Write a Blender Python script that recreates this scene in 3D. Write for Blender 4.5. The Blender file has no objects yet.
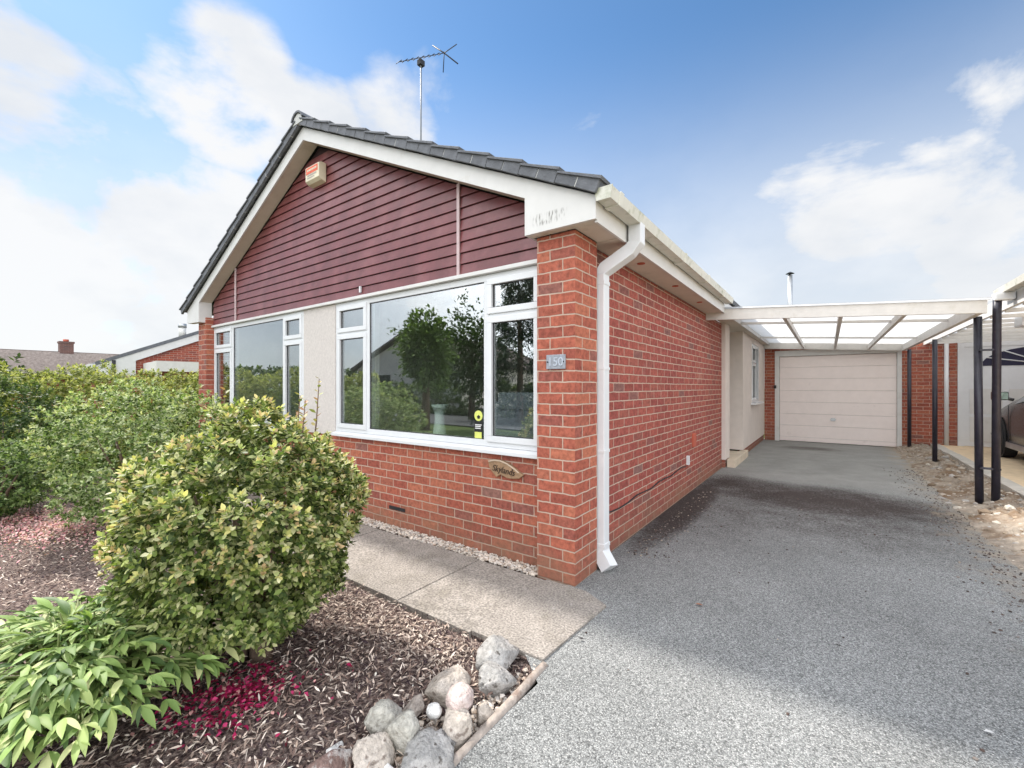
import bpy, bmesh, math, random
import numpy as np
from mathutils import Vector, Matrix, noise
R = math.radians
random.seed(7); rng = np.random.default_rng(11)
scene = bpy.context.scene
COL = scene.collection

# ------------------------------------------------------------------ camera
CAM = (1.347, -2.559, 1.316); FPX = 435.0; YAW = 36.0
cd = bpy.data.cameras.new("camera"); cam = bpy.data.objects.new("camera", cd); COL.objects.link(cam)
cam.location = CAM; cam.rotation_euler = (R(90), 0, R(YAW))
cd.sensor_width = 36; cd.lens = 36*FPX/1024; cd.shift_y = 3/1024; cd.clip_start = .05; cd.clip_end = 2000
scene.camera = cam
scene.view_settings.view_transform = 'Standard'; scene.view_settings.look = 'None'
scene.view_settings.gamma = 1; scene.view_settings.use_curve_mapping = False
scene.view_settings.exposure = 1.25

# ------------------------------------------------------------------ sun and sky
SUN_EL = 47.0
sun_dir = Vector((-math.cos(R(SUN_EL))*.998, math.cos(R(SUN_EL))*.065, math.sin(R(SUN_EL)))).normalized()
sl = bpy.data.lights.new("sun", 'SUN'); sl.energy = 2.7; sl.angle = R(2.8); sl.color = (1, .95, .88)
so = bpy.data.objects.new("sun", sl); COL.objects.link(so)
so.rotation_euler = (-sun_dir).to_track_quat('-Z', 'Y').to_euler(); so.location = (-8, 0, 12)

def sky_dir(px, py):
    s, c = math.sin(R(YAW)), math.cos(R(YAW))
    u = (px-512)/FPX; v = (387-py)/FPX
    return Vector((-s+u*c, c+u*s, v)).normalized()

world = bpy.data.worlds.new("World"); scene.world = world; world.use_nodes = True
nt = world.node_tree; nt.nodes.clear()
def N(nt, typ, **kw):
    n = nt.nodes.new(typ)
    for k, v in kw.items():
        if k.startswith('i_'):
            key = k[2:]
            key = int(key) if key.isdigit() else key.replace('_', ' ')
            n.inputs[key].default_value = v
        else: setattr(n, k, v)
    return n
def L(nt, a, b): nt.links.new(a, b)
def mathn(nt, op, a, b=None, c=None, clamp=False):
    n = nt.nodes.new('ShaderNodeMath'); n.operation = op; n.use_clamp = clamp
    for i, v in enumerate((a, b, c)):
        if v is None: continue
        if isinstance(v, (int, float)): n.inputs[i].default_value = v
        else: nt.links.new(v, n.inputs[i])
    return n.outputs[0]
sky = N(nt, 'ShaderNodeTexSky', sky_type='NISHITA', sun_disc=False)
sky.sun_elevation = R(SUN_EL); sky.sun_rotation = math.atan2(sun_dir.x, sun_dir.y)
sky.air_density = 1.0; sky.dust_density = .25; sky.ozone_density = 2.2; sky.altitude = 80
tc = N(nt, 'ShaderNodeTexCoord')
dirv = tc.outputs['Generated']
# cloud banks: (centre direction, full-cover radius, fade-out radius, weight)
blobs = []
for px, py, r0, r1, w in [(20,75,30,105,.82),(225,90,45,115,.92),(105,140,35,110,.74),(45,300,80,230,1.0),(190,290,70,180,1.0),(20,160,30,110,.8),
                          (310,130,20,90,.7),(390,125,10,90,.52),(440,85,4,60,.42),
                          (985,92,6,85,.78),(940,180,10,150,.74),(860,200,10,160,.62),(795,185,6,80,.5),(1010,255,40,140,.85),(690,200,6,80,.3),(582,110,2,45,.42)]:
    d = sky_dir(px, py); a0 = (d.angle(sky_dir(px+r0, py))+d.angle(sky_dir(px, py-r0)))/2; a1 = (d.angle(sky_dir(px+r1, py))+d.angle(sky_dir(px, py-r1)))/2
    blobs.append((d, a0, a1, w))
blobs += [(Vector((-.6, -.7, .35)).normalized(), R(35), R(75), .72), (Vector((.7, -.6, .4)).normalized(), R(30), R(65), .72), (Vector((.25,-.35,1)).normalized(), R(20), R(55), .7)]
mask = None
for d, a0, a1, w in blobs:
    dp = N(nt, 'ShaderNodeVectorMath', operation='DOT_PRODUCT'); L(nt, dirv, dp.inputs[0]); dp.inputs[1].default_value = d
    mr = N(nt, 'ShaderNodeMapRange', interpolation_type='SMOOTHSTEP'); L(nt, dp.outputs['Value'], mr.inputs[0])
    mr.inputs[1].default_value = math.cos(a1); mr.inputs[2].default_value = math.cos(a0); mr.inputs[3].default_value = 0; mr.inputs[4].default_value = w
    mask = mr.outputs[0] if mask is None else mathn(nt, 'MAXIMUM', mask, mr.outputs[0])
sep = N(nt, 'ShaderNodeSeparateXYZ'); L(nt, dirv, sep.inputs[0])
mp = N(nt, 'ShaderNodeMapping'); mp.inputs['Scale'].default_value = (1, 1, 1.7); L(nt, dirv, mp.inputs[0])
n1 = N(nt, 'ShaderNodeTexNoise', i_Scale=3.2, i_Detail=9.0, i_Roughness=.58, i_Distortion=.35); L(nt, mp.outputs[0], n1.inputs['Vector'])
n2 = N(nt, 'ShaderNodeTexNoise', i_Scale=7.5, i_Detail=8.0, i_Roughness=.55); L(nt, mp.outputs[0], n2.inputs['Vector'])
nn = mathn(nt, 'ADD', mathn(nt, 'MULTIPLY', mathn(nt, 'SUBTRACT', n1.outputs['Fac'], .5), 1.7), mathn(nt, 'MULTIPLY', mathn(nt, 'SUBTRACT', n2.outputs['Fac'], .5), .7))
cov = mathn(nt, 'ADD', mask, mathn(nt, 'MULTIPLY', nn, mathn(nt, 'ADD', mathn(nt, 'MULTIPLY', mathn(nt, 'POWER', mask, .5), 1.25), .1)))
cr = N(nt, 'ShaderNodeMapRange', interpolation_type='SMOOTHSTEP'); L(nt, cov, cr.inputs[0])
cr.inputs[1].default_value = .28; cr.inputs[2].default_value = .84; cr.inputs[3].default_value = 0; cr.inputs[4].default_value = .97
vl = N(nt, 'ShaderNodeMapRange', interpolation_type='SMOOTHSTEP'); L(nt, sep.outputs[2], vl.inputs[0]); vl.inputs[1].default_value = .64; vl.inputs[2].default_value = .10; vl.inputs[3].default_value = 0; vl.inputs[4].default_value = .93
veil = mathn(nt, 'MULTIPLY', vl.outputs[0], mathn(nt, 'ADD', .80, mathn(nt, 'MULTIPLY', n1.outputs['Fac'], .35)), clamp=True)
cover = mathn(nt, 'MAXIMUM', cr.outputs[0], veil)
n3 = N(nt, 'ShaderNodeTexNoise', i_Scale=2.6, i_Detail=7.0, i_Roughness=.55); L(nt, mp.outputs[0], n3.inputs['Vector'])
ccol = N(nt, 'ShaderNodeMix', data_type='RGBA'); ccol.inputs[6].default_value = (.34, .352, .37, 1); ccol.inputs[7].default_value = (.405, .406, .408, 1)
cm = N(nt, 'ShaderNodeMapRange'); L(nt, n3.outputs['Fac'], cm.inputs[0]); cm.inputs[1].default_value = .38; cm.inputs[2].default_value = .56
L(nt, cm.outputs[0], ccol.inputs[0])
bgs = N(nt, 'ShaderNodeBackground', i_Strength=.068)
stn = N(nt, 'ShaderNodeMix', data_type='RGBA', blend_type='MULTIPLY'); stn.inputs[0].default_value = 1; L(nt, sky.outputs[0], stn.inputs[6]); stn.inputs[7].default_value = (.745, .99, 1.10, 1); L(nt, stn.outputs[2], bgs.inputs[0])
# added gain: unseen clouds overhead and behind the viewer brightened to lift the shade
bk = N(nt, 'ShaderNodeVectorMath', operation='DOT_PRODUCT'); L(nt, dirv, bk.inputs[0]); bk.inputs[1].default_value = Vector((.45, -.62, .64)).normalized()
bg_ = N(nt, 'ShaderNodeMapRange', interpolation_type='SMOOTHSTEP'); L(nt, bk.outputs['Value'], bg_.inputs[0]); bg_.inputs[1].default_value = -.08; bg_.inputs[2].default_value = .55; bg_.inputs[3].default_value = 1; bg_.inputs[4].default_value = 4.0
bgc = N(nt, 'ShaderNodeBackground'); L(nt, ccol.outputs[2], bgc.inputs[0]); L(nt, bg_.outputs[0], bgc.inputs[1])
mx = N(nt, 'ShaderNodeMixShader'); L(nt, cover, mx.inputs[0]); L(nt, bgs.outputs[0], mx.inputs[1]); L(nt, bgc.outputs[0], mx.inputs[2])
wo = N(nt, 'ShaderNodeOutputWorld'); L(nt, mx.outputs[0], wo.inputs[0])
scene.cycles.max_bounces = 8; scene.cycles.diffuse_bounces = 4; scene.cycles.transparent_max_bounces = 16
scene.cycles.caustics_reflective = False; scene.cycles.caustics_refractive = False

# ------------------------------------------------------------------ materials
def mat(name, base=(.5,.5,.5), rough=.6, spec=.4, metal=0, var=.12, scale=6, bump=0, bscale=60, coord='Object', stain=None, detail=5):
    m = bpy.data.materials.new(name); m.use_nodes = True; t = m.node_tree
    b = t.nodes['Principled BSDF']; b.inputs['Roughness'].default_value = rough; b.inputs['Metallic'].default_value = metal
    b.inputs['Specular IOR Level'].default_value = spec
    tc = N(t, 'ShaderNodeTexCoord'); n = N(t, 'ShaderNodeTexNoise', i_Scale=scale, i_Detail=float(detail), i_Roughness=.6); L(t, tc.outputs[coord], n.inputs['Vector'])
    mrr = N(t, 'ShaderNodeMapRange'); L(t, n.outputs['Fac'], mrr.inputs[0]); mrr.inputs[1].default_value = .3; mrr.inputs[2].default_value = .7
    mrr.inputs[3].default_value = 1-var; mrr.inputs[4].default_value = 1+var
    v = N(t, 'ShaderNodeVectorMath', operation='SCALE'); v.inputs[0].default_value = base; L(t, mrr.outputs[0], v.inputs['Scale'])
    out = v.outputs[0]
    if stain:
        sc, lo, hi, c = stain
        n2 = N(t, 'ShaderNodeTexNoise', i_Scale=sc, i_Detail=8.0, i_Roughness=.65); L(t, tc.outputs[coord], n2.inputs['Vector'])
        mr2 = N(t, 'ShaderNodeMapRange'); L(t, n2.outputs['Fac'], mr2.inputs[0]); mr2.inputs[1].default_value = lo; mr2.inputs[2].default_value = hi
        mm = N(t, 'ShaderNodeMix', data_type='RGBA'); L(t, mr2.outputs[0], mm.inputs[0]); L(t, out, mm.inputs[6]); mm.inputs[7].default_value = (*c, 1); out = mm.outputs[2]
    L(t, out, b.inputs['Base Color'])
    if bump:
        nb = N(t, 'ShaderNodeTexNoise', i_Scale=bscale, i_Detail=4.0); L(t, tc.outputs[coord], nb.inputs['Vector'])
        bp = N(t, 'ShaderNodeBump', i_Strength=bump, i_Distance=.01); L(t, nb.outputs['Fac'], bp.inputs['Height']); L(t, bp.outputs[0], b.inputs['Normal'])
    return m

def brick_mat(name, stops, mortar=(.48,.365,.295), damp=True):
    m = bpy.data.materials.new(name); m.use_nodes = True; t = m.node_tree
    b = t.nodes['Principled BSDF']; b.inputs['Roughness'].default_value = .82; b.inputs['Specular IOR Level'].default_value = .25
    uv = N(t, 'ShaderNodeTexCoord'); nz = N(t, 'ShaderNodeTexNoise', i_Scale=14.0, i_Detail=3.0); L(t, uv.outputs['UV'], nz.inputs['Vector'])
    sub = N(t, 'ShaderNodeVectorMath', operation='SUBTRACT'); L(t, nz.outputs['Color'], sub.inputs[0]); sub.inputs[1].default_value = (.5,.5,.5)
    scl = N(t, 'ShaderNodeVectorMath', operation='SCALE'); L(t, sub.outputs[0], scl.inputs[0]); scl.inputs['Scale'].default_value = .011
    add = N(t, 'ShaderNodeVectorMath', operation='ADD'); L(t, uv.outputs['UV'], add.inputs[0]); L(t, scl.outputs[0], add.inputs[1])
    br = N(t, 'ShaderNodeTexBrick', offset=.5, offset_frequency=2); L(t, add.outputs[0], br.inputs['Vector'])
    br.inputs['Color1'].default_value = (0,0,0,1); br.inputs['Color2'].default_value = (1,1,1,1); br.inputs['Mortar'].default_value = (0,0,0,1)
    br.inputs['Scale'].default_value = 1; br.inputs['Mortar Size'].default_value = .0052; br.inputs['Mortar Smooth'].default_value = .25
    br.inputs['Brick Width'].default_value = .225; br.inputs['Row Height'].default_value = .075
    cr = N(t, 'ShaderNodeValToRGB'); L(t, br.outputs['Color'], cr.inputs[0]); e = cr.color_ramp.elements
    while len(e) < len(stops): e.new(.5)
    for el, (p, c) in zip(e, stops): el.position = p; el.color = (*c, 1)
    n2 = N(t, 'ShaderNodeTexNoise', i_Scale=26.0, i_Detail=8.0, i_Roughness=.7); L(t, uv.outputs['UV'], n2.inputs['Vector'])
    mr = N(t, 'ShaderNodeMapRange'); L(t, n2.outputs['Fac'], mr.inputs[0]); mr.inputs[1].default_value=.3; mr.inputs[2].default_value=.7; mr.inputs[3].default_value=.55; mr.inputs[4].default_value=1.42
    v = N(t, 'ShaderNodeVectorMath', operation='SCALE'); L(t, cr.outputs[0], v.inputs[0]); L(t, mr.outputs[0], v.inputs['Scale'])
    n3 = N(t, 'ShaderNodeTexNoise', i_Scale=5.0, i_Detail=6.0); L(t, uv.outputs['UV'], n3.inputs['Vector'])
    mo = N(t, 'ShaderNodeMix', data_type='RGBA'); L(t, n3.outputs['Fac'], mo.inputs[0]); mo.inputs[6].default_value = (mortar[0]*.7, mortar[1]*.66, mortar[2]*.62, 1); mo.inputs[7].default_value = (*[min(1, x*1.2) for x in mortar], 1)
    mm = N(t, 'ShaderNodeMix', data_type='RGBA'); L(t, br.outputs['Fac'], mm.inputs[0]); L(t, v.outputs[0], mm.inputs[6]); L(t, mo.outputs[2], mm.inputs[7])
    out = mm.outputs[2]
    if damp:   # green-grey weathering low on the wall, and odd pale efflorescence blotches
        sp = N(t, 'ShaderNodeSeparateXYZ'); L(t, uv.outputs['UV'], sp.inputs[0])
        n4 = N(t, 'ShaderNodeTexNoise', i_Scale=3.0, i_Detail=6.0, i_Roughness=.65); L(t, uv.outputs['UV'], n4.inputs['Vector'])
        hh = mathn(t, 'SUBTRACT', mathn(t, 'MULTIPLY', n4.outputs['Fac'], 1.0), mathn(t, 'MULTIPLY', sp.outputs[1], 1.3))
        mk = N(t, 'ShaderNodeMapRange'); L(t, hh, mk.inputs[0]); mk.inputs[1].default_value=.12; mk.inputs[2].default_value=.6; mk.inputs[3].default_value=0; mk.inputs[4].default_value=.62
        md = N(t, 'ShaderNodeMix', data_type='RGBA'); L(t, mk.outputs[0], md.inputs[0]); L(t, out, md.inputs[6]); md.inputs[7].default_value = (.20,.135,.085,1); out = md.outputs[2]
        n5 = N(t, 'ShaderNodeTexNoise', i_Scale=2.2, i_Detail=9.0, i_Roughness=.7); L(t, uv.outputs['UV'], n5.inputs['Vector'])
        me = N(t, 'ShaderNodeMapRange'); L(t, n5.outputs['Fac'], me.inputs[0]); me.inputs[1].default_value=.58; me.inputs[2].default_value=.8; me.inputs[3].default_value=0; me.inputs[4].default_value=.35
        mf = N(t, 'ShaderNodeMix', data_type='RGBA'); L(t, me.outputs[0], mf.inputs[0]); L(t, out, mf.inputs[6]); mf.inputs[7].default_value = (.5,.36,.31,1); out = mf.outputs[2]
    L(t, out, b.inputs['Base Color'])
    hgt = mathn(t, 'ADD', mathn(t, 'MULTIPLY', br.outputs['Fac'], -1.0), mathn(t, 'MULTIPLY', n2.outputs['Fac'], .35))
    bp = N(t, 'ShaderNodeBump', i_Strength=.7, i_Distance=.006); L(t, hgt, bp.inputs['Height']); L(t, bp.outputs[0], b.inputs['Normal'])
    return m

def attr_mat(name, rough=.5, spec=.4, transl=0., bump=0):
    """colour comes from the per-piece colour stored in the mesh (each leaf, chip or stone has its own)"""
    m = bpy.data.materials.new(name); m.use_nodes = True; t = m.node_tree
    b = t.nodes['Principled BSDF']; b.inputs['Roughness'].default_value = rough; b.inputs['Specular IOR Level'].default_value = spec
    a = N(t, 'ShaderNodeAttribute', attribute_name='tint'); L(t, a.outputs['Color'], b.inputs['Base Color'])
    if transl:
        tr = N(t, 'ShaderNodeBsdfTranslucent'); sc = N(t, 'ShaderNodeVectorMath', operation='MULTIPLY'); L(t, a.outputs['Color'], sc.inputs[0]); sc.inputs[1].default_value = (1.3,1.5,.7)
        L(t, sc.outputs[0], tr.inputs[0]); mx = N(t, 'ShaderNodeMixShader', i_0=transl); L(t, b.outputs[0], mx.inputs[1]); L(t, tr.outputs[0], mx.inputs[2])
        L(t, mx.outputs[0], t.nodes['Material Output'].inputs[0])
    return m

def glass_mat(name, ior=.1, tint=(.93,.97,.95)):
    m = bpy.data.materials.new(name); m.use_nodes = True; t = m.node_tree; t.nodes.remove(t.nodes['Principled BSDF'])
    lw = N(t, 'ShaderNodeLayerWeight'); fr_ = mathn(t, 'ADD', ior, mathn(t, 'MULTIPLY', mathn(t, 'POWER', lw.outputs['Facing'], 4.0), 1-ior)); tr = N(t, 'ShaderNodeBsdfTransparent'); tr.inputs[0].default_value = (*tint, 1)
    gl = N(t, 'ShaderNodeBsdfGlossy', i_Roughness=.0); gl.inputs[0].default_value = (.95,.97,1,1)
    tcn = N(t, 'ShaderNodeTexCoord'); nb = N(t, 'ShaderNodeTexNoise', i_Scale=1.6, i_Detail=1.0); L(t, tcn.outputs['Object'], nb.inputs['Vector'])
    bp = N(t, 'ShaderNodeBump', i_Strength=.012, i_Distance=.05); L(t, nb.outputs['Fac'], bp.inputs['Height']); L(t, bp.outputs[0], gl.inputs['Normal'])
    mx = N(t, 'ShaderNodeMixShader'); L(t, fr_, mx.inputs[0]); L(t, tr.outputs[0], mx.inputs[1]); L(t, gl.outputs[0], mx.inputs[2])
    L(t, mx.outputs[0], t.nodes['Material Output'].inputs[0]); return m

M = {}
M['brick'] = brick_mat('brick', [(0,(.25,.068,.048)),(.25,(.36,.106,.066)),(.5,(.30,.083,.056)),(.78,(.39,.132,.078)),(.94,(.25,.076,.058)),(.98,(.23,.105,.085)),(1,(.26,.14,.11))])
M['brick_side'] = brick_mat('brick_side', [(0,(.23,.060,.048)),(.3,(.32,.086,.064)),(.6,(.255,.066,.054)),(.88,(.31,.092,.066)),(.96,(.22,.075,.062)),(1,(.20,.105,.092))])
M['brick_far'] = brick_mat('brick_far', [(0,(.28,.06,.04)),(.5,(.34,.085,.05)),(1,(.20,.065,.055))], damp=False)
M['upvc'] = mat('white_upvc', (.66,.67,.68), .3, .5, var=.04)
M['white'] = mat('white_board', (.62,.61,.59), .45, .4, var=.05, stain=(5,.60,.82,(.50,.48,.43)))
M['flaked'] = mat('flaked_white_board', (.61,.60,.58), .45, .4, var=.04); _t = M['flaked'].node_tree; _b = _t.nodes['Principled BSDF']; _s = _b.inputs['Base Color'].links[0].from_socket
_c = N(_t, 'ShaderNodeTexCoord'); _m = N(_t, 'ShaderNodeMapping'); _m.inputs['Scale'].default_value = (75,1,16); L(_t, _c.outputs['Object'], _m.inputs[0]); _n = N(_t, 'ShaderNodeTexNoise', i_Scale=1.0, i_Detail=4.0); L(_t, _m.outputs[0], _n.inputs['Vector'])
_p = N(_t, 'ShaderNodeSeparateXYZ'); L(_t, _c.outputs['Object'], _p.inputs[0])
def _win(o, c, w): return mathn(_t, 'SUBTRACT', 1.0, mathn(_t, 'POWER', mathn(_t, 'ABSOLUTE', mathn(_t, 'DIVIDE', mathn(_t, 'SUBTRACT', o, c), w)), 4.0), clamp=True)
_k = mathn(_t, 'MULTIPLY', _win(_p.outputs[0], 3.05, .15), _win(_p.outputs[2], 2.44, .045)); _r = N(_t, 'ShaderNodeMapRange'); L(_t, _n.outputs['Fac'], _r.inputs[0]); _r.inputs[1].default_value = .50; _r.inputs[2].default_value = .66
_x = N(_t, 'ShaderNodeMix', data_type='RGBA'); L(_t, mathn(_t, 'MULTIPLY', _k, _r.outputs[0]), _x.inputs[0]); L(_t, _s, _x.inputs[6]); _x.inputs[7].default_value = (.22,.21,.19,1); L(_t, _x.outputs[2], _b.inputs['Base Color'])
M['soffit'] = mat('soffit_board', (.60,.55,.47), .6, .3, var=.06, stain=(4,.6,.85,(.4,.35,.28)))
M['gutter'] = mat('gutter_plastic', (.58,.57,.50), .4, .45, var=.08, scale=9, stain=(7,.54,.72,(.30,.31,.20)))
M['stucco'] = mat('pale_render', (.60,.555,.52), .9, .1, var=.09, bump=.8, bscale=150, scale=40)
M['render'] = mat('cream_render', (.66,.59,.54), .9, .1, var=.05, bump=.4, bscale=140)
M['clad'] = mat('burgundy_board', (.15,.040,.042), .36, .5, var=.22, scale=5, stain=(2.6,.48,.78,(.24,.09,.092)))
M['groove'] = mat('dark_groove', (.03,.012,.014), .8)
M['strip'] = mat('pink_strip', (.52,.40,.40), .5, var=.1)
M['tile'] = mat('slate_tile', (.115,.12,.132), .62, .4, var=.25, scale=14, bump=.4, bscale=80, stain=(6,.62,.85,(.17,.17,.17)))
M['mortar'] = mat('mortar', (.50,.50,.48), .9)
M['glass'] = glass_mat('window_glass', .27)
M['cavity'] = mat('room_wall', (.62,.60,.56), .8)
M['roomfloor'] = mat('room_carpet', (.30,.25,.21), .95)
M['dark'] = mat('dark_rubber', (.02,.02,.022), .6)
M['lead'] = mat('grey_metal', (.42,.43,.44), .35, .5, metal=.7)
M['darkmetal'] = mat('dull_steel', (.16,.17,.18), .5, .4, metal=.4)
M['post'] = mat('black_post_paint', (.020,.019,.030), .42, .45, var=.35, scale=14, stain=(9,.6,.8,(.07,.06,.06)))
M['garagedoor'] = mat('pinkish_white_door', (.82,.73,.69), .4, .4, var=.03, stain=(3,.62,.85,(.56,.50,.46)))
M['timberwhite'] = mat('white_painted_timber', (.62,.60,.565), .5, .35, var=.06, scale=10, stain=(6,.56,.8,(.52,.49,.43)))
M['steelrafter'] = mat('grey_rafter', (.60,.58,.55), .5, var=.1)
M['terracotta'] = mat('terracotta', (.42,.10,.06), .8)
M['stone'] = mat('cream_stone', (.60,.51,.40), .85, .2, var=.12, bump=.3)
M['bark'] = mat('bark_wood', (.16,.115,.085), .9, .1, var=.35, scale=18, bump=.8, bscale=60)
M['log'] = mat('weathered_log', (.34,.29,.25), .9, .1, var=.3, scale=22, bump=.7, bscale=50, stain=(9,.55,.75,(.2,.14,.11)))
M['twig'] = mat('twig_wood', (.15,.10,.07), .9)
M['kerb'] = mat('kerb_concrete', (.50,.47,.42), .9, .1, var=.12, bump=.4)
M['carpaint'] = mat('car_paint', (.07,.066,.067), .25, .6, metal=.35, var=.03)
M['carglass'] = mat('car_glass', (.03,.035,.04), .05, .8, var=0)
M['navyglass'] = mat('dark_navy_glass', (.018,.016,.045), .35, .3, var=0)
M['chrome'] = mat('chrome', (.75,.76,.78), .15, metal=1, var=0)
M['mirror'] = mat('mirror_glass', (.22,.27,.22), .1, metal=1, var=0)
M['lampglass'] = mat('lamp_lens', (.75,.78,.8), .1, .8, var=0)
M['tailred'] = mat('red_plastic', (.45,.02,.02), .3)
M['tyre'] = mat('tyre_rubber', (.022,.022,.024), .8)
M['slateplate'] = mat('slate_plate', (.27,.285,.32), .5, var=.2, scale=40)
M['platetext'] = mat('plate_lettering', (.42,.46,.52), .5, var=.05)
M['woodplate'] = mat('carved_wood', (.30,.19,.11), .7, var=.3, scale=30, stain=(20,.55,.75,(.17,.10,.06)))
M['woodtext'] = mat('carved_letters', (.05,.03,.02), .8)
M['woodedge'] = mat('pale_wood_edge', (.55,.44,.33), .8)
M['alarm'] = mat('alarm_plastic', (.66,.60,.45), .45)
M['alarmred'] = mat('faded_red_print', (.66,.13,.07), .6, var=.2, scale=60)
M['greymark'] = mat('grey_print', (.38,.34,.30), .7)
M['yellow'] = mat('yellow_sticker', (.62,.66,.16), .5)
M['black'] = mat('black_print', (.015,.015,.015), .6)
M['paper'] = mat('white_print', (.7,.7,.68), .6)
M['vase'] = mat('pale_green_ceramic', (.74,.82,.77), .25, .5, var=.03)
M['chair'] = mat('grey_chair_cloth', (.30,.31,.36), .9, .1, var=.15, scale=30)
M['curtain'] = mat('cream_curtain', (.55,.54,.50), .9)
M['farwhite'] = mat('pale_far_render', (.66,.60,.52), .9)
M['fartile'] = mat('brown_far_tile', (.12,.088,.078), .85, var=.3, scale=3)
M['oldbrick'] = brick_mat('old_brick', [(0,(.13,.075,.065)),(.5,(.17,.09,.075)),(1,(.10,.07,.065))], (.25,.2,.18), False)
M['fartilepale'] = mat('mossy_tile_edge', (.36,.31,.28), .9, var=.3, scale=8)
M['leaf'] = attr_mat('leaf', .6, .2, .24)
M['gloss_leaf'] = attr_mat('glossy_leaf', .55, .25, .22)
M['chip'] = attr_mat('chips', .9, .1)
M['pebble'] = attr_mat('pebbles', .8, .2)
M['petal'] = attr_mat('petals', .7, .1, .2)
def rock_mat(name, a, b, c):
    m = mat(name, a, .9, .12, var=.34, scale=48, bump=1.0, bscale=85, stain=(17,.5,.64,b), detail=9); t = m.node_tree; bs = t.nodes['Principled BSDF']
    src = bs.inputs['Base Color'].links[0].from_socket; tcn = N(t, 'ShaderNodeTexCoord'); n = N(t, 'ShaderNodeTexNoise', i_Scale=34.0, i_Detail=6.0); L(t, tcn.outputs['Object'], n.inputs['Vector'])
    mr = N(t, 'ShaderNodeMapRange'); L(t, n.outputs['Fac'], mr.inputs[0]); mr.inputs[1].default_value=.58; mr.inputs[2].default_value=.68
    mm = N(t, 'ShaderNodeMix', data_type='RGBA'); L(t, mr.outputs[0], mm.inputs[0]); L(t, src, mm.inputs[6]); mm.inputs[7].default_value=(*c,1); L(t, mm.outputs[2], bs.inputs['Base Color']); return m
M['rock_grey'] = rock_mat('grey_limestone', (.30,.29,.275), (.45,.43,.41), (.10,.09,.08))
M['rock_tan'] = rock_mat('tan_stone', (.44,.385,.33), (.57,.51,.45), (.22,.18,.15))
M['rock_pink'] = rock_mat('pink_stone', (.52,.42,.385), (.60,.52,.48), (.44,.33,.29))
M['rock_white'] = rock_mat('white_stone', (.72,.70,.67), (.78,.77,.75), (.62,.6,.56))
M['rock_green'] = rock_mat('greenish_stone', (.42,.40,.35), (.52,.50,.45), (.28,.26,.22))
M['rock_dark'] = rock_mat('brown_stone', (.32,.275,.24), (.42,.37,.33), (.17,.14,.12))
M['rock_mixed'] = rock_mat('red_brown_stone', (.21,.14,.12), (.65,.62,.58), (.10,.07,.06))

# translucent roofing sheet
m = bpy.data.materials.new('translucent_sheet'); m.use_nodes = True; t = m.node_tree; b = t.nodes['Principled BSDF']
b.inputs['Base Color'].default_value = (.66,.66,.65,1); b.inputs['Roughness'].default_value = .5
tr = N(t, 'ShaderNodeBsdfTranslucent'); tr.inputs[0].default_value = (.60,.60,.59,1); mx = N(t, 'ShaderNodeMixShader', i_0=.72)
L(t, b.outputs[0], mx.inputs[1]); L(t, tr.outputs[0], mx.inputs[2]); L(t, mx.outputs[0], t.nodes['Material Output'].inputs[0]); M['sheet'] = m

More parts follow.
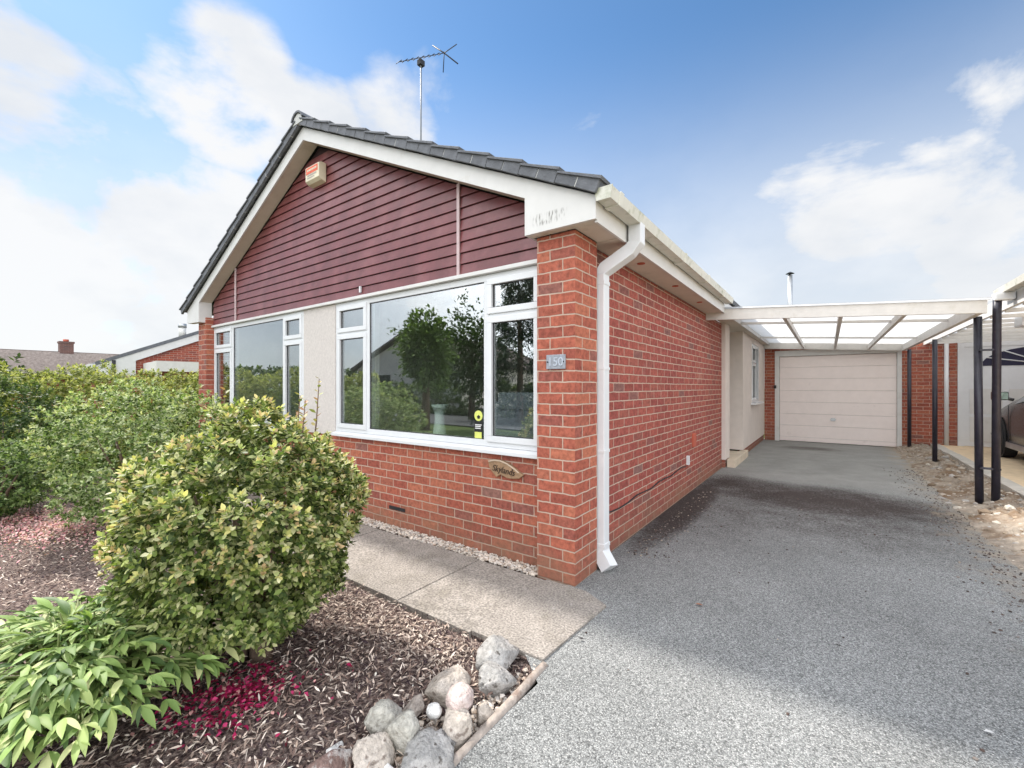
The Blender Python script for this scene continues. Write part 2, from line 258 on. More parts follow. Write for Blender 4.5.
# driveway: worn tarmac with pale grit, moss stains by the house and in a band across the drive, smoother towards the garage
def blob2d(t, x, y, cx, cy, rx, ry):
    dx = mathn(t, 'DIVIDE', mathn(t, 'SUBTRACT', x, cx), rx); dy = mathn(t, 'DIVIDE', mathn(t, 'SUBTRACT', y, cy), ry)
    d = mathn(t, 'ADD', mathn(t, 'MULTIPLY', dx, dx), mathn(t, 'MULTIPLY', dy, dy))
    return mathn(t, 'SUBTRACT', 1.0, d, clamp=True)
def drive_mat():
    m = bpy.data.materials.new('worn_tarmac'); m.use_nodes = True; t = m.node_tree; b = t.nodes['Principled BSDF']
    b.inputs['Roughness'].default_value = .92; b.inputs['Specular IOR Level'].default_value = .2
    tc = N(t, 'ShaderNodeTexCoord'); P = tc.outputs['Object']; sp = N(t, 'ShaderNodeSeparateXYZ'); L(t, P, sp.inputs[0]); X, Y = sp.outputs[0], sp.outputs[1]
    vo = N(t, 'ShaderNodeTexVoronoi', i_Scale=200.0, i_Randomness=1.0); L(t, P, vo.inputs['Vector'])
    sc = N(t, 'ShaderNodeSeparateColor'); L(t, vo.outputs['Color'], sc.inputs[0])
    cr = N(t, 'ShaderNodeValToRGB'); L(t, sc.outputs[0], cr.inputs[0]); e = cr.color_ramp.elements
    for p in (.3,.5,.7,.88): e.new(p)
    for el, (p, c) in zip(e, [(0,(.11,.111,.108)),(.3,(.205,.209,.204)),(.5,(.255,.26,.253)),(.7,(.305,.31,.301)),(.88,(.36,.363,.352)),(1,(.46,.457,.44))]): el.position = p; el.color = (*c,1)
    vm = N(t, 'ShaderNodeMapRange'); L(t, vo.outputs['Distance'], vm.inputs[0]); vm.inputs[1].default_value=.15; vm.inputs[2].default_value=.75; vm.inputs[3].default_value=1.1; vm.inputs[4].default_value=.62
    g = N(t, 'ShaderNodeVectorMath', operation='SCALE'); L(t, cr.outputs[0], g.inputs[0]); L(t, vm.outputs[0], g.inputs['Scale'])
    n1 = N(t, 'ShaderNodeTexNoise', i_Scale=1.1, i_Detail=6.0, i_Roughness=.6); L(t, P, n1.inputs['Vector'])
    m1 = N(t, 'ShaderNodeMapRange'); L(t, n1.outputs['Fac'], m1.inputs[0]); m1.inputs[1].default_value=.3; m1.inputs[2].default_value=.7; m1.inputs[3].default_value=.84; m1.inputs[4].default_value=1.16
    g2 = N(t, 'ShaderNodeVectorMath', operation='SCALE'); L(t, g.outputs[0], g2.inputs[0]); L(t, m1.outputs[0], g2.inputs['Scale'])
    # smoother pale dusty part near the garage
    far = N(t, 'ShaderNodeMapRange', interpolation_type='SMOOTHSTEP'); L(t, mathn(t, 'ADD', Y, mathn(t, 'MULTIPLY', n1.outputs['Fac'], 1.6)), far.inputs[0]); far.inputs[1].default_value=5.0; far.inputs[2].default_value=5.9; far.inputs[3].default_value=0; far.inputs[4].default_value=.68
    n2 = N(t, 'ShaderNodeTexNoise', i_Scale=2.4, i_Detail=8.0, i_Roughness=.65); L(t, P, n2.inputs['Vector'])
    fc = N(t, 'ShaderNodeMix', data_type='RGBA'); L(t, n2.outputs['Fac'], fc.inputs[0]); fc.inputs[6].default_value=(.13,.13,.122,1); fc.inputs[7].default_value=(.44,.435,.41,1)
    a = N(t, 'ShaderNodeMix', data_type='RGBA'); L(t, far.outputs[0], a.inputs[0]); L(t, g2.outputs[0], a.inputs[6]); L(t, fc.outputs[2], a.inputs[7])
    # moss and dirt stains
    st = mathn(t, 'MULTIPLY', blob2d(t, X, Y, .08, 2.55, .30, 2.1), 1.45)
    for args, w in [((1.25,3.65,1.7,1.05),1.15),((1.35,3.0,1.6,1.8),.62),((.3,4.0,.7,.8),1.05),((.5,2.7,.85,2.0),.55),((1.9,1.2,.8,2.0),.22),((1.05,8.7,.75,.45),.7)]:
        st = mathn(t, 'MAXIMUM', st, mathn(t, 'MULTIPLY', blob2d(t, X, Y, *args), w))
    n3 = N(t, 'ShaderNodeTexNoise', i_Scale=3.4, i_Detail=10.0, i_Roughness=.72); L(t, P, n3.inputs['Vector'])
    n4 = N(t, 'ShaderNodeTexNoise', i_Scale=38.0, i_Detail=8.0, i_Roughness=.7); L(t, P, n4.inputs['Vector'])
    sm = mathn(t, 'ADD', mathn(t, 'MULTIPLY', st, 1.0), mathn(t, 'ADD', mathn(t, 'MULTIPLY', mathn(t, 'SUBTRACT', n3.outputs['Fac'], .5), 1.5), mathn(t, 'MULTIPLY', mathn(t, 'SUBTRACT', n4.outputs['Fac'], .5), 2.4)))
    gate = N(t, 'ShaderNodeMapRange'); L(t, st, gate.inputs[0]); gate.inputs[1].default_value=0; gate.inputs[2].default_value=.55
    mk = N(t, 'ShaderNodeMapRange'); L(t, sm, mk.inputs[0]); mk.inputs[1].default_value=.10; mk.inputs[2].default_value=1.02; mk.inputs[3].default_value=0; mk.inputs[4].default_value=.95
    ms = N(t, 'ShaderNodeMix', data_type='RGBA'); L(t, mathn(t, 'MULTIPLY', mk.outputs[0], gate.outputs[0]), ms.inputs[0]); L(t, a.outputs[2], ms.inputs[6]); dk = N(t, 'ShaderNodeVectorMath', operation='MULTIPLY'); L(t, a.outputs[2], dk.inputs[0]); dk.inputs[1].default_value = (.20,.145,.135); L(t, dk.outputs[0], ms.inputs[7])
    # earth and pale grit along the right-hand edge
    ed = N(t, 'ShaderNodeMapRange', interpolation_type='SMOOTHSTEP'); L(t, mathn(t, 'ADD', X, mathn(t, 'MULTIPLY', mathn(t, 'SUBTRACT', n3.outputs['Fac'], .5), 1.3)), ed.inputs[0]); ed.inputs[1].default_value=2.2; ed.inputs[2].default_value=2.65; ed.inputs[3].default_value=0; ed.inputs[4].default_value=.9
    ec = N(t, 'ShaderNodeMix', data_type='RGBA'); L(t, n4.outputs['Fac'], ec.inputs[0]); ec.inputs[6].default_value=(.14,.095,.06,1); ec.inputs[7].default_value=(.48,.42,.33,1)
    me = N(t, 'ShaderNodeMix', data_type='RGBA'); L(t, ed.outputs[0], me.inputs[0]); L(t, ms.outputs[2], me.inputs[6]); L(t, ec.outputs[2], me.inputs[7])
    L(t, me.outputs[2], b.inputs['Base Color'])
    hb = mathn(t, 'ADD', mathn(t, 'MULTIPLY', vo.outputs['Distance'], -1.0), mathn(t, 'MULTIPLY', n4.outputs['Fac'], .6))
    fade = mathn(t, 'SUBTRACT', 1.0, far.outputs[0])
    bp = N(t, 'ShaderNodeBump', i_Distance=.006); L(t, mathn(t, 'MULTIPLY', fade, .6), bp.inputs['Strength']); L(t, hb, bp.inputs['Height']); L(t, bp.outputs[0], b.inputs['Normal'])
    return m
M['drive'] = drive_mat()

def slab_mat():
    m = mat('worn_concrete_slab', (.275,.247,.218), .92, .15, var=.14, scale=7, bump=.5, bscale=90, stain=(4.2,.5,.72,(.20,.178,.15)), detail=8)
    t = m.node_tree; bs = t.nodes['Principled BSDF']; src = bs.inputs['Base Color'].links[0].from_socket
    tcn = N(t, 'ShaderNodeTexCoord'); n = N(t, 'ShaderNodeTexNoise', i_Scale=85.0, i_Detail=6.0); L(t, tcn.outputs['Object'], n.inputs['Vector'])
    mr = N(t, 'ShaderNodeMapRange'); L(t, n.outputs['Fac'], mr.inputs[0]); mr.inputs[1].default_value=.35; mr.inputs[2].default_value=.65; mr.inputs[3].default_value=.62; mr.inputs[4].default_value=1.36
    s2 = N(t, 'ShaderNodeVectorMath', operation='SCALE'); L(t, src, s2.inputs[0]); L(t, mr.outputs[0], s2.inputs['Scale'])
    n2 = N(t, 'ShaderNodeTexNoise', i_Scale=11.0, i_Detail=5.0, i_Roughness=.7); L(t, tcn.outputs['Object'], n2.inputs['Vector'])
    m2 = N(t, 'ShaderNodeMapRange'); L(t, n2.outputs['Fac'], m2.inputs[0]); m2.inputs[1].default_value=.62; m2.inputs[2].default_value=.7; m2.inputs[3].default_value=0; m2.inputs[4].default_value=.7
    mm = N(t, 'ShaderNodeMix', data_type='RGBA'); L(t, m2.outputs[0], mm.inputs[0]); L(t, s2.outputs[0], mm.inputs[6]); mm.inputs[7].default_value=(.42,.39,.36,1)
    L(t, mm.outputs[2], bs.inputs['Base Color']); return m
M['slab'] = slab_mat()
M['soil'] = mat('dark_soil', (.075,.052,.048), .95, .1, var=.5, scale=30, bump=1, bscale=90, stain=(60,.45,.65,(.32,.25,.215)))
M['lawn'] = mat('grass_ground', (.08,.11,.035), .95, .1, var=.35, scale=3, bump=.6, bscale=40)
M['tarmac'] = mat('road_tarmac', (.10,.10,.10), .9, .2, var=.2, scale=30, bump=.4, bscale=120)
M['paving'] = mat('sand_paving', (.70,.55,.37), .9, .15, var=.14, scale=8, bump=.3, bscale=70, stain=(3,.55,.8,(.56,.43,.29)))
M['rubble'] = mat('rubble_ground', (.30,.255,.205), .95, .1, var=.3, scale=12, bump=1, bscale=40, stain=(2.6,.48,.62,(.19,.13,.085)))

# ------------------------------------------------------------------ mesh helpers
KX = 1.14
def obj(name, me, parent=None, loc=None):
    o = bpy.data.objects.new(name, me); COL.objects.link(o)
    if parent is not None: o.parent = parent
    if loc is not None: o.location = loc
    return o
def origin_of(o):
    v = Vector((0,0,0))
    while o is not None: v += o.location; o = o.parent
    return v
def tag(o, label=None, cat=None, group=None, kind=None):
    for k, v in (('label',label),('category',cat),('group',group),('kind',kind)):
        if v: o[k] = v
    return o
def empty(name, loc, label, cat, group=None):
    o = bpy.data.objects.new(name, None); COL.objects.link(o); o.location = loc; o.empty_display_size = .2
    return tag(o, label, cat, group)
class MB:
    def __init__(s): s.v = []; s.f = []; s.sm = []
    def add(s, vs, fs, smooth=False):
        b = len(s.v); s.v += [tuple(v) for v in vs]; s.f += [tuple(i+b for i in f) for f in fs]; s.sm += [smooth]*len(fs); return s
    def box(s, x0,x1,y0,y1,z0,z1):
        return s.add([(x0,y0,z0),(x1,y0,z0),(x1,y1,z0),(x0,y1,z0),(x0,y0,z1),(x1,y0,z1),(x1,y1,z1),(x0,y1,z1)],
                     [(0,3,2,1),(4,5,6,7),(0,1,5,4),(1,2,6,5),(2,3,7,6),(3,0,4,7)])
    def prism_y(s, pts, y0, y1):   # polygon in (x,z), extruded along y
        n = len(pts); return s.add([(x,y0,z) for x,z in pts]+[(x,y1,z) for x,z in pts], [tuple(range(n)), tuple(range(2*n-1,n-1,-1))]+[(i,i+n,(i+1)%n+n,(i+1)%n) for i in range(n)])
    def prism_x(s, pts, x0, x1):   # polygon in (y,z), extruded along x
        n = len(pts); return s.add([(x0,y,z) for y,z in pts]+[(x1,y,z) for y,z in pts], [tuple(range(n-1,-1,-1)), tuple(range(n,2*n))]+[(i,(i+1)%n,(i+1)%n+n,i+n) for i in range(n)])
    def prism_z(s, pts, z0, z1):
        n = len(pts); return s.add([(x,y,z0) for x,y in pts]+[(x,y,z1) for x,y in pts], [tuple(range(n-1,-1,-1)), tuple(range(n,2*n))]+[(i,(i+1)%n,(i+1)%n+n,i+n) for i in range(n)])
    def tube(s, path, r, n=10, square=False, up=None, caps=True):
        path = [Vector(p) for p in path]; rs = r if isinstance(r, (list,tuple)) else [r]*len(path)
        vs = []; ref = Vector(up) if up else None
        for i, p in enumerate(path):
            t = (path[min(i+1,len(path)-1)]-path[max(i-1,0)]).normalized()
            if 0 < i < len(path)-1:
                t1 = (path[i]-path[i-1]).normalized(); t2 = (path[i+1]-path[i]).normalized(); k = 1/max(.5, math.cos(t1.angle(t2)/2))
            else: k = 1; t1 = t
            if ref is None: ref = Vector((0,0,1)) if abs(t.z) < .9 else Vector((1,0,0))
            a = (ref - t*ref.dot(t)).normalized(); bb = t.cross(a)
            for j in range(n):
                ang = 2*math.pi*(j+(.5 if square else 0))/n; rr = rs[i]*(math.sqrt(2) if square else 1)
                vs.append(p + (a*math.cos(ang)*k + bb*math.sin(ang))*rr)
        m = len(path); fs = [(i*n+j, i*n+(j+1)%n, (i+1)*n+(j+1)%n, (i+1)*n+j) for i in range(m-1) for j in range(n)]
        s.add(vs, fs, not square)
        if caps: s.f += [tuple(len(s.v)-m*n+j for j in range(n-1,-1,-1)), tuple(len(s.v)-n+j for j in range(n))]; s.sm += [False,False]
        return s
    def lathe(s, c, prof, n=24):
        vs = [(c[0]+r*math.cos(2*math.pi*j/n), c[1]+r*math.sin(2*math.pi*j/n), c[2]+z) for r,z in prof for j in range(n)]
        return s.add(vs, [(i*n+j, i*n+(j+1)%n, (i+1)*n+(j+1)%n, (i+1)*n+j) for i in range(len(prof)-1) for j in range(n)], True)
    def disc(s, c, r, axis, th, n=28, r2=None):
        a = {'x':((0,1,0),(0,0,1),(1,0,0)),'y':((0,0,1),(1,0,0),(0,1,0)),'z':((1,0,0),(0,1,0),(0,0,1))}[axis]; A,B,C_ = map(Vector,a); c = Vector(c); r2 = r2 if r2 is not None else r
        vs = [c-C_*th/2+(A*math.cos(2*math.pi*j/n)+B*math.sin(2*math.pi*j/n))*r for j in range(n)]+[c+C_*th/2+(A*math.cos(2*math.pi*j/n)+B*math.sin(2*math.pi*j/n))*r2 for j in range(n)]
        return s.add(vs, [tuple(range(n-1,-1,-1)), tuple(range(n,2*n))]+[(j,(j+1)%n,(j+1)%n+n,j+n) for j in range(n)])
    def build(s, name, material, parent=None, loc=None, bevel=0, shift=(0,0)):
        base = origin_of(parent) if parent is not None else Vector(loc or (0,0,0))
        me = bpy.data.meshes.new(name); me.from_pydata([tuple(Vector(v)-base) for v in s.v], [], s.f); me.update()
        bm = bmesh.new(); bm.from_mesh(me)
        bmesh.ops.recalc_face_normals(bm, faces=bm.faces)
        for f, sm in zip(bm.faces, s.sm): f.smooth = sm
        if bevel: bmesh.ops.bevel(bm, geom=[e for e in bm.edges if len(e.link_faces)==2 and e.calc_face_angle(0) > .5], offset=bevel, segments=2, profile=.7, affect='EDGES', clamp_overlap=True)
        uvl = bm.loops.layers.uv.new('UVMap')
        for f in bm.faces:
            n = f.normal; ax = max(range(3), key=lambda i: abs(n[i]))
            for lp in f.loops:
                p = lp.vert.co + base
                lp[uvl].uv = (p.x*KX-.008+shift[0], p.z+shift[1]) if ax == 1 else (p.y+.1205+shift[0], p.z+shift[1]) if ax == 0 else (p.x, p.y)
        bm.to_mesh(me); bm.free(); me.materials.append(material)
        return obj(name, me, parent, None if parent is not None else (loc or (0,0,0)))
def text_mesh(name, body, size, depth, material, parent, centre, normal='y-', shear=0, squash=1, rot=0):
    cu = bpy.data.curves.new(name, 'FONT'); cu.body = body; cu.size = size; cu.extrude = depth; cu.align_x = 'CENTER'; cu.align_y = 'CENTER'; cu.shear = shear
    tmp = bpy.data.objects.new('tmp', cu); COL.objects.link(tmp); bpy.context.view_layer.update()
    me = bpy.data.meshes.new_from_object(tmp.evaluated_get(bpy.context.evaluated_depsgraph_get())); bpy.data.objects.remove(tmp); me.name = name
    me.transform(Matrix.Translation(Vector(centre)-origin_of(parent)) @ Matrix.Rotation(R(90),4,'X') @ Matrix.Rotation(rot,4,'Z') @ Matrix.Diagonal((squash,1,1,1)))
    me.materials.clear(); me.materials.append(material); return obj(name, me, parent)
def raw_mesh(name, V, quads, tint, material, parent=None, loc=(0,0,0), smooth=False):
    """fast mesh from numpy: V (n,3), quads (m,4), tint (n,3) per-vertex colour of each piece"""
    base = np.array(origin_of(parent) if parent is not None else loc)
    me = bpy.data.meshes.new(name); n = len(V); mq = len(quads)
    me.vertices.add(n); me.vertices.foreach_set('co', (V-base).astype(np.float32).ravel())
    me.loops.add(mq*4); me.loops.foreach_set('vertex_index', quads.astype(np.int32).ravel())
    me.polygons.add(mq); me.polygons.foreach_set('loop_start', np.arange(0, mq*4, 4, dtype=np.int32))
    me.update(calc_edges=True)
    if smooth: me.polygons.foreach_set('use_smooth', np.ones(mq, bool))
    ca = me.color_attributes.new('tint', 'FLOAT_COLOR', 'POINT'); ca.data.foreach_set('color', np.concatenate([tint, np.ones((n,1))],1).astype(np.float32).ravel())
    me.materials.append(material); me.update()
    return obj(name, me, parent, None if parent is not None else loc)
def unit(a): return a/np.maximum(np.linalg.norm(a, axis=1, keepdims=True), 1e-9)
def leaves(pos, axis, nrm, length, width, cols, fold=.25, curl=.15):
    """one leaf per row: base at pos, running along axis, facing nrm; 6 points, folded along the midrib"""
    n = len(pos); axis = unit(axis); side = unit(np.cross(axis, nrm)); nr = np.cross(side, axis); l = length[:,None]; w = width[:,None]
    b = pos; m1 = pos+axis*l*.5-nr*w*fold; t = pos+axis*l-nr*l*curl
    s1 = pos+axis*l*.42+side*w*.5; s2 = pos+axis*l*.42-side*w*.5
    s3 = pos+axis*l*.72+side*w*.36-nr*l*curl*.4; s4 = pos+axis*l*.72-side*w*.36-nr*l*curl*.4
    V = np.stack([b,s1,s3,t,s4,s2,m1],1).reshape(-1,3); o = np.arange(n)[:,None]*7
    q = np.concatenate([o+np.array([[0,1,2,6]]), o+np.array([[6,2,3,4]]), o+np.array([[0,6,4,5]])],0)
    return V, q, np.repeat(cols, 7, 0)
def fine_leaves(pos, axis, nrm, length, width, cols, fold=.22, curl=.3):
    n = len(pos); axis = unit(axis); side = unit(np.cross(axis, nrm)); nr = np.cross(side, axis); l = length[:,None]; w = width[:,None]
    st = [(0,.05),(.12,.42),(.28,.82),(.45,1.0),(.62,.92),(.78,.64),(.91,.28),(1,.02)]; wav = rng.uniform(-1,1,(n,1)); cv = rng.uniform(.5,1.5,(n,1))*curl; rows = []
    for t_, k_ in st:
        c = pos+axis*l*t_*(1-.10*t_*cv)-nr*l*cv*t_**2; ww = w*.5*k_; lift = w*fold*k_*.5+nr[:,:1]*0
        wv = np.sin(t_*9+wav*4)*w*.05*k_
        rows += [c-side*ww+nr*(lift+wv), c, c+side*ww+nr*(lift-wv)]
    V = np.stack(rows,1).reshape(-1,3); m = len(st)*3; o = np.arange(n)[:,None]*m; q = []
    for i in range(len(st)-1):
        a = i*3; q += [o+np.array([[a,a+1,a+4,a+3]]), o+np.array([[a+1,a+2,a+5,a+4]])]
    return V, np.concatenate(q,0), np.repeat(cols, m, 0)
def pick(cols, n, weights=None, jit=.15):
    c = np.array(cols)[rng.choice(len(cols), n, p=None if weights is None else np.array(weights)/sum(weights))]
    return np.clip(c*(1+rng.normal(0, jit, (n,1))), .005, .95)
def lump(d, seed, amp=.18, freq=1.7):
    return np.array([1+amp*noise.fractal(Vector(v)*freq+Vector((seed,seed*1.7,seed*.3)), 1, 2, 4) for v in d])

# ================================================================== THE SETTING
g = MB().add([(-400,-400,-.14),(400,-400,-.14),(400,400,-.14),(-400,400,-.14)], [(0,1,2,3)]).build('ground', M['lawn']); tag(g, kind='structure')
# driveway
nx, ny = 30, 110
vs = [(.2+3.1*i/nx, -9+19.3*j/ny, .0) for j in range(ny+1) for i in range(nx+1)]
vs = [(x if i % (nx+1) else (-.05 if y > -.12 else .10 if y > -.80 else x), y, z) for i,(x,y,z) in enumerate(vs)]
d = MB().add(vs, [(j*(nx+1)+i, j*(nx+1)+i+1, (j+1)*(nx+1)+i+1, (j+1)*(nx+1)+i) for j in range(ny) for i in range(nx)])
d.v = [((x if x > .2 or y > -.80 else .285+.02*math.sin(y*5)), y, z) for x,y,z in d.v]
tag(d.build('driveway', M['drive']), kind='structure')
tag(MB().add([(-60,-22,-.1),(60,-22,-.1),(60,-9,-.1),(-60,-9,-.1)], [(0,1,2,3)]).build('road', M['tarmac']), kind='structure')
# paving slabs of the front path
p = MB(); xs = [.262,-.20,-.79,-1.39,-1.99,-2.6,-3.2,-3.8,-4.4,-5.0,-5.6,-6.2]
for i in range(len(xs)-1):
    a, b_ = xs[i+1]+.0025, xs[i]-.0025; dz = random.uniform(-.004,.004)
    if i == 0: p.prism_z([(a,-.80),(.242,-.785),(.275,-.125),(.10,-.03),(a,-.03)], -.06, .012)
    else: p.box(a, b_, -.815, -.04, -.06, .010+dz)
tag(p.build('path', M['slab'], bevel=.004), kind='structure')
tag(MB().box(-6.3,.25,-.80,.0,-.08,-.012).build('path_bed', M['soil']), kind='structure')
# soil of the planting bed, gently uneven
nx, ny = 70, 40; vs = []
for j in range(ny+1):
    for i in range(nx+1):
        x = -9+9.27*i/nx; y = -5+4.19*j/ny; vs.append((x, y, -.030+.02*noise.noise(Vector((x*1.3,y*1.3,0)))+.02*noise.noise(Vector((x*4,y*4,2)))))
tag(MB().add(vs, [(j*(nx+1)+i, j*(nx+1)+i+1, (j+1)*(nx+1)+i+1, (j+1)*(nx+1)+i) for j in range(ny) for i in range(nx)], True).build('soil', M['soil']), kind='structure')
# rubble verge between the two drives and the neighbour's raised drive
nx, ny = 40, 130; vs = []
for j in range(ny+1):
    for i in range(nx+1):
        x = 2.42+.66*i/nx; y = -2+12*j/ny; t_ = min(1, i/nx*1.6); nz = noise.fractal(Vector((x*5,y*5,3)),1,2,5)
        vs.append((x, y, -.012+.10*t_+(.055*t_+.016)*nz))
tag(MB().add(vs, [(j*(nx+1)+i, j*(nx+1)+i+1, (j+1)*(nx+1)+i+1, (j+1)*(nx+1)+i) for j in range(ny) for i in range(nx)], False).build('verge', M['rubble']), kind='structure')
k = MB()
for i in range(14): k.box(3.07+.006*(i%2), 3.22, -2+i*.86+.004, -2+(i+1)*.86-.004, -.1, .128+.004*(i%3))
tag(k.build('kerb', M['kerb'], bevel=.008), kind='structure')
tag(MB().add([(3.2,-3,.118),(9,-3,.118),(9,10.2,.118),(3.2,10.2,.118)], [(0,1,2,3)]).build('neighbour_drive', M['paving']), kind='structure')

# ================================================================== THE BUNGALOW
H = empty('brick_bungalow', (-3.2,.1,0), 'red brick bungalow with burgundy boarded gable and white framed front windows', 'house')
AX, AZ = -3.25, 4.128
RS, LS = .4725, .489
zr = lambda x: AZ-RS*(x-AX); zl = lambda x: AZ-LS*(AX-x)
MB().box(-6.126,-.296,.1,.2,-.1,.802).build('front_wall', M['brick'], H)
MB().box(-.296,0,0,.337,-.1,2.352).build('pier', M['brick'], H)
MB().box(-6.42,-6.126,0,.337,-.1,2.35).build('pier', M['brick'], H)
MB().box(-.17,-.06,.33,5.25,-.1,2.352).build('side_wall', M['brick_side'], H)
MB().box(-6.42,-6.30,.337,10,-.1,2.36).box(-6.42,0,9.96,10.05,-.1,2.36).build('rear_wall', M['brick_side'], H)
MB().box(-3.556,-2.917,.094,.2,.803,2.2).build('stucco_panel', M['stucco'], H)
rm = MB().box(-6.29,-.18,4.4,4.5,-.05,2.4).box(-3.30,-3.2,.2,4.4,-.05,2.4).box(-6.29,-6.22,.34,4.4,-.05,2.4).box(-.25,-.175,.345,4.4,-.05,2.4).box(-6.29,-.18,.22,4.5,2.4,2.45)
rm.build('room_wall', M['cavity'], H)
MB().box(-6.29,-.18,.21,4.4,-.06,.05).build('room_floor', M['roomfloor'], H)
# gable boarding
cl = MB(); z = 2.235; P_ = .0925
while z < 3.96:
    z1 = min(z+P_-.007, 3.985)
    xl = lambda zz: max(-6.125, AX-(AZ-.13-zz)/LS+.02); xr_ = lambda zz: min(-.298, AX+(AZ-.13-zz)/RS-.02)
    if xr_(z1) - xl(z1) > .02: cl.add([(xl(z),.086,z),(xr_(z),.086,z),(xr_(z1),.098,z1),(xl(z1),.098,z1),(xl(z),.11,z),(xr_(z),.11,z),(xr_(z1),.11,z1),(xl(z1),.11,z1)], [(0,1,2,3),(4,7,6,5),(0,4,5,1),(1,5,6,2),(2,6,7,3),(3,7,4,0)])
    z += P_
cl = cl.build('gable_cladding', M['clad'], H, bevel=.002)
MB().prism_y([(-6.12,2.2),(-.30,2.2),(-.30,2.60),(AX,3.99),(-6.12,2.59)], .107, .2).build('backing_board', M['groove'], cl)
for x, zt in ((-1.117, 2.99), (-5.335, 2.97)):
    MB().box(x-.014,x+.014,.074,.086,2.236,zt).build('cover_strip', M['strip'], cl)
MB().box(-6.12,-.30,.060,.106,2.203,2.233).build('cladding_sill', M['white'], cl, bevel=.004)
# bargeboards, eaves boxes, soffits
BH = .137
MB().prism_y([(AX,AZ),(.185,zr(.185)),(.185,zr(.185)-BH),(AX,AZ-BH)], -.08,-.06).build('bargeboard', M['white'], H)
MB().prism_y([(AX-.002,AZ),(AX-.002,AZ-BH),(-6.61,zl(-6.61)-BH),(-6.61,zl(-6.61))], -.08,-.06).build('bargeboard', M['white'], H)
bx = MB().prism_y([(-.343,2.357),(.187,2.357),(.187,zr(.187)-.003),(-.343,zr(-.343)-.003)], -.084,-.06)
bx = bx.build('eaves_box', M['flaked'], H)
MB().prism_y([(-.343,2.357),(-.322,2.357),(-.322,2.60),(-.343,2.61)], -.058, .085).build('side_board', M['white'], bx)
bl = MB().prism_y([(-6.612,2.29),(-6.165,2.275),(-6.165,zl(-6.165)-.003),(-6.612,zl(-6.612)-.003)], -.084,-.06).build('eaves_box', M['white'], H)
MB().prism_y([(-6.185,2.276),(-6.165,2.275),(-6.165,2.60),(-6.185,2.60)], -.059,.085).prism_y([(-6.60,2.289),(-6.186,2.276),(-6.186,2.30),(-6.60,2.31)], -.058,-.002).build('side_board', M['white'], bl)
MB().prism_y([(AX,AZ-BH+.012),(-.345,zr(-.345)-BH+.012),(-.345,zr(-.345)-BH+.026),(AX,AZ-BH+.026)], -.058,.085).build('verge_soffit', M['soffit'], H)
MB().prism_y([(AX-.002,AZ-BH+.012),(AX-.002,AZ-BH+.026),(-6.165,zl(-6.165)-BH+.026),(-6.165,zl(-6.165)-BH+.012)], -.058,.085).build('verge_soffit', M['soffit'], H)
MB().box(.170,.187,-.0595,9.94,2.342,2.515).build('fascia', M['white'], H)
sf = MB().box(-.32,.1695,-.0585,.0-.002,2.358,2.372).box(.0+.002,.1695,0,.337,2.358,2.372).box(-.06,.1695,.338,9.94,2.356,2.370).build('soffit', M['soffit'], H)
for y in (.80+.24, 2.05, 3.1):
    MB().disc((.075,y,2.354),.032,'z',.006,20).build('soffit_vent', M['terracotta'], sf)
# roof: interlocking tile courses, each lapping the one below
def slope(side):
    mb = MB(); vg = MB(); mt = MB(); S = RS if side > 0 else LS; Ltot = 3.455 if side > 0 else 3.46; g_ = Ltot/11.5; ln = math.hypot(1,S); ux, uz = side/ln, -S/ln; px, pz = side*S/ln, 1/ln
    def pt(s, h): return (AX+ux*s+ (px*h if side>0 else px*h), AZ+uz*s+pz*h)
    Ls = Ltot*ln; g_ = Ls/12
    for i in range(12):
        s1 = Ls-i*g_; s0 = max(.02, s1-g_-.05)
        mb.prism_y([pt(s0,.022),pt(s1,.040),pt(s1,.088),pt(s0,.055)], -.118, 10.02)
        sa = s1-g_+.004
        if sa < .02: sa = .02
        mid = (sa+s1)/2
        vg.prism_y([pt(sa,.004),pt(mid-.004,.004),pt(mid-.004,.068),pt(sa,.060)], -.135,-.105)
        vg.prism_y([pt(mid+.004,.004),pt(s1,.0),pt(s1,.090),pt(mid+.004,.072)], -.135,-.105)
        vg.prism_y([pt(sa,.058),pt(s1+.012,.078),pt(s1+.012,.098),pt(sa,.072)], -.150,-.02)
        mt.prism_y([pt(mid-.003,.006),pt(mid+.003,.006),pt(mid+.003,.064),pt(mid-.003,.064)], -.133+.0015*(i%3),-.106)
    return mb, vg, mt
rf, vg, mt = slope(1); r2, v2, m2 = slope(-1)
rf.add(r2.v, r2.f); vg.add(v2.v, v2.f); mt.add(m2.v, m2.f)
roof = rf.build('roof', M['tile'], H)
vgo = vg.build('verge_tile', M['tile'], roof, bevel=.003); tag(mt.build('mortar_joint', M['mortar'], roof), kind='stuff')
rt = MB()
for i in range(23):
    y0 = -.155+i*.445; r_ = .125; prof = [(AX+math.sin(a)*r_, AZ+.015+math.cos(a)*r_) for a in [R(-72+24*q) for q in range(7)]]
    n_ = 7; inn = [(AX+math.sin(R(-72+24*q))*(r_-.02), AZ+.015+math.cos(R(-72+24*q))*(r_-.02)) for q in range(6,-1,-1)]
    rt.prism_y(prof+inn, y0, y0+.437)
rt.build('ridge_tile', M['tile'], roof)
MB().prism_y([(AX-.10,AZ+.01),(AX+.10,AZ+.01),(AX+.07,AZ+.085),(AX,AZ+.12),(AX-.07,AZ+.085)], -.140,-.10).build('ridge_mortar', M['mortar'], roof)
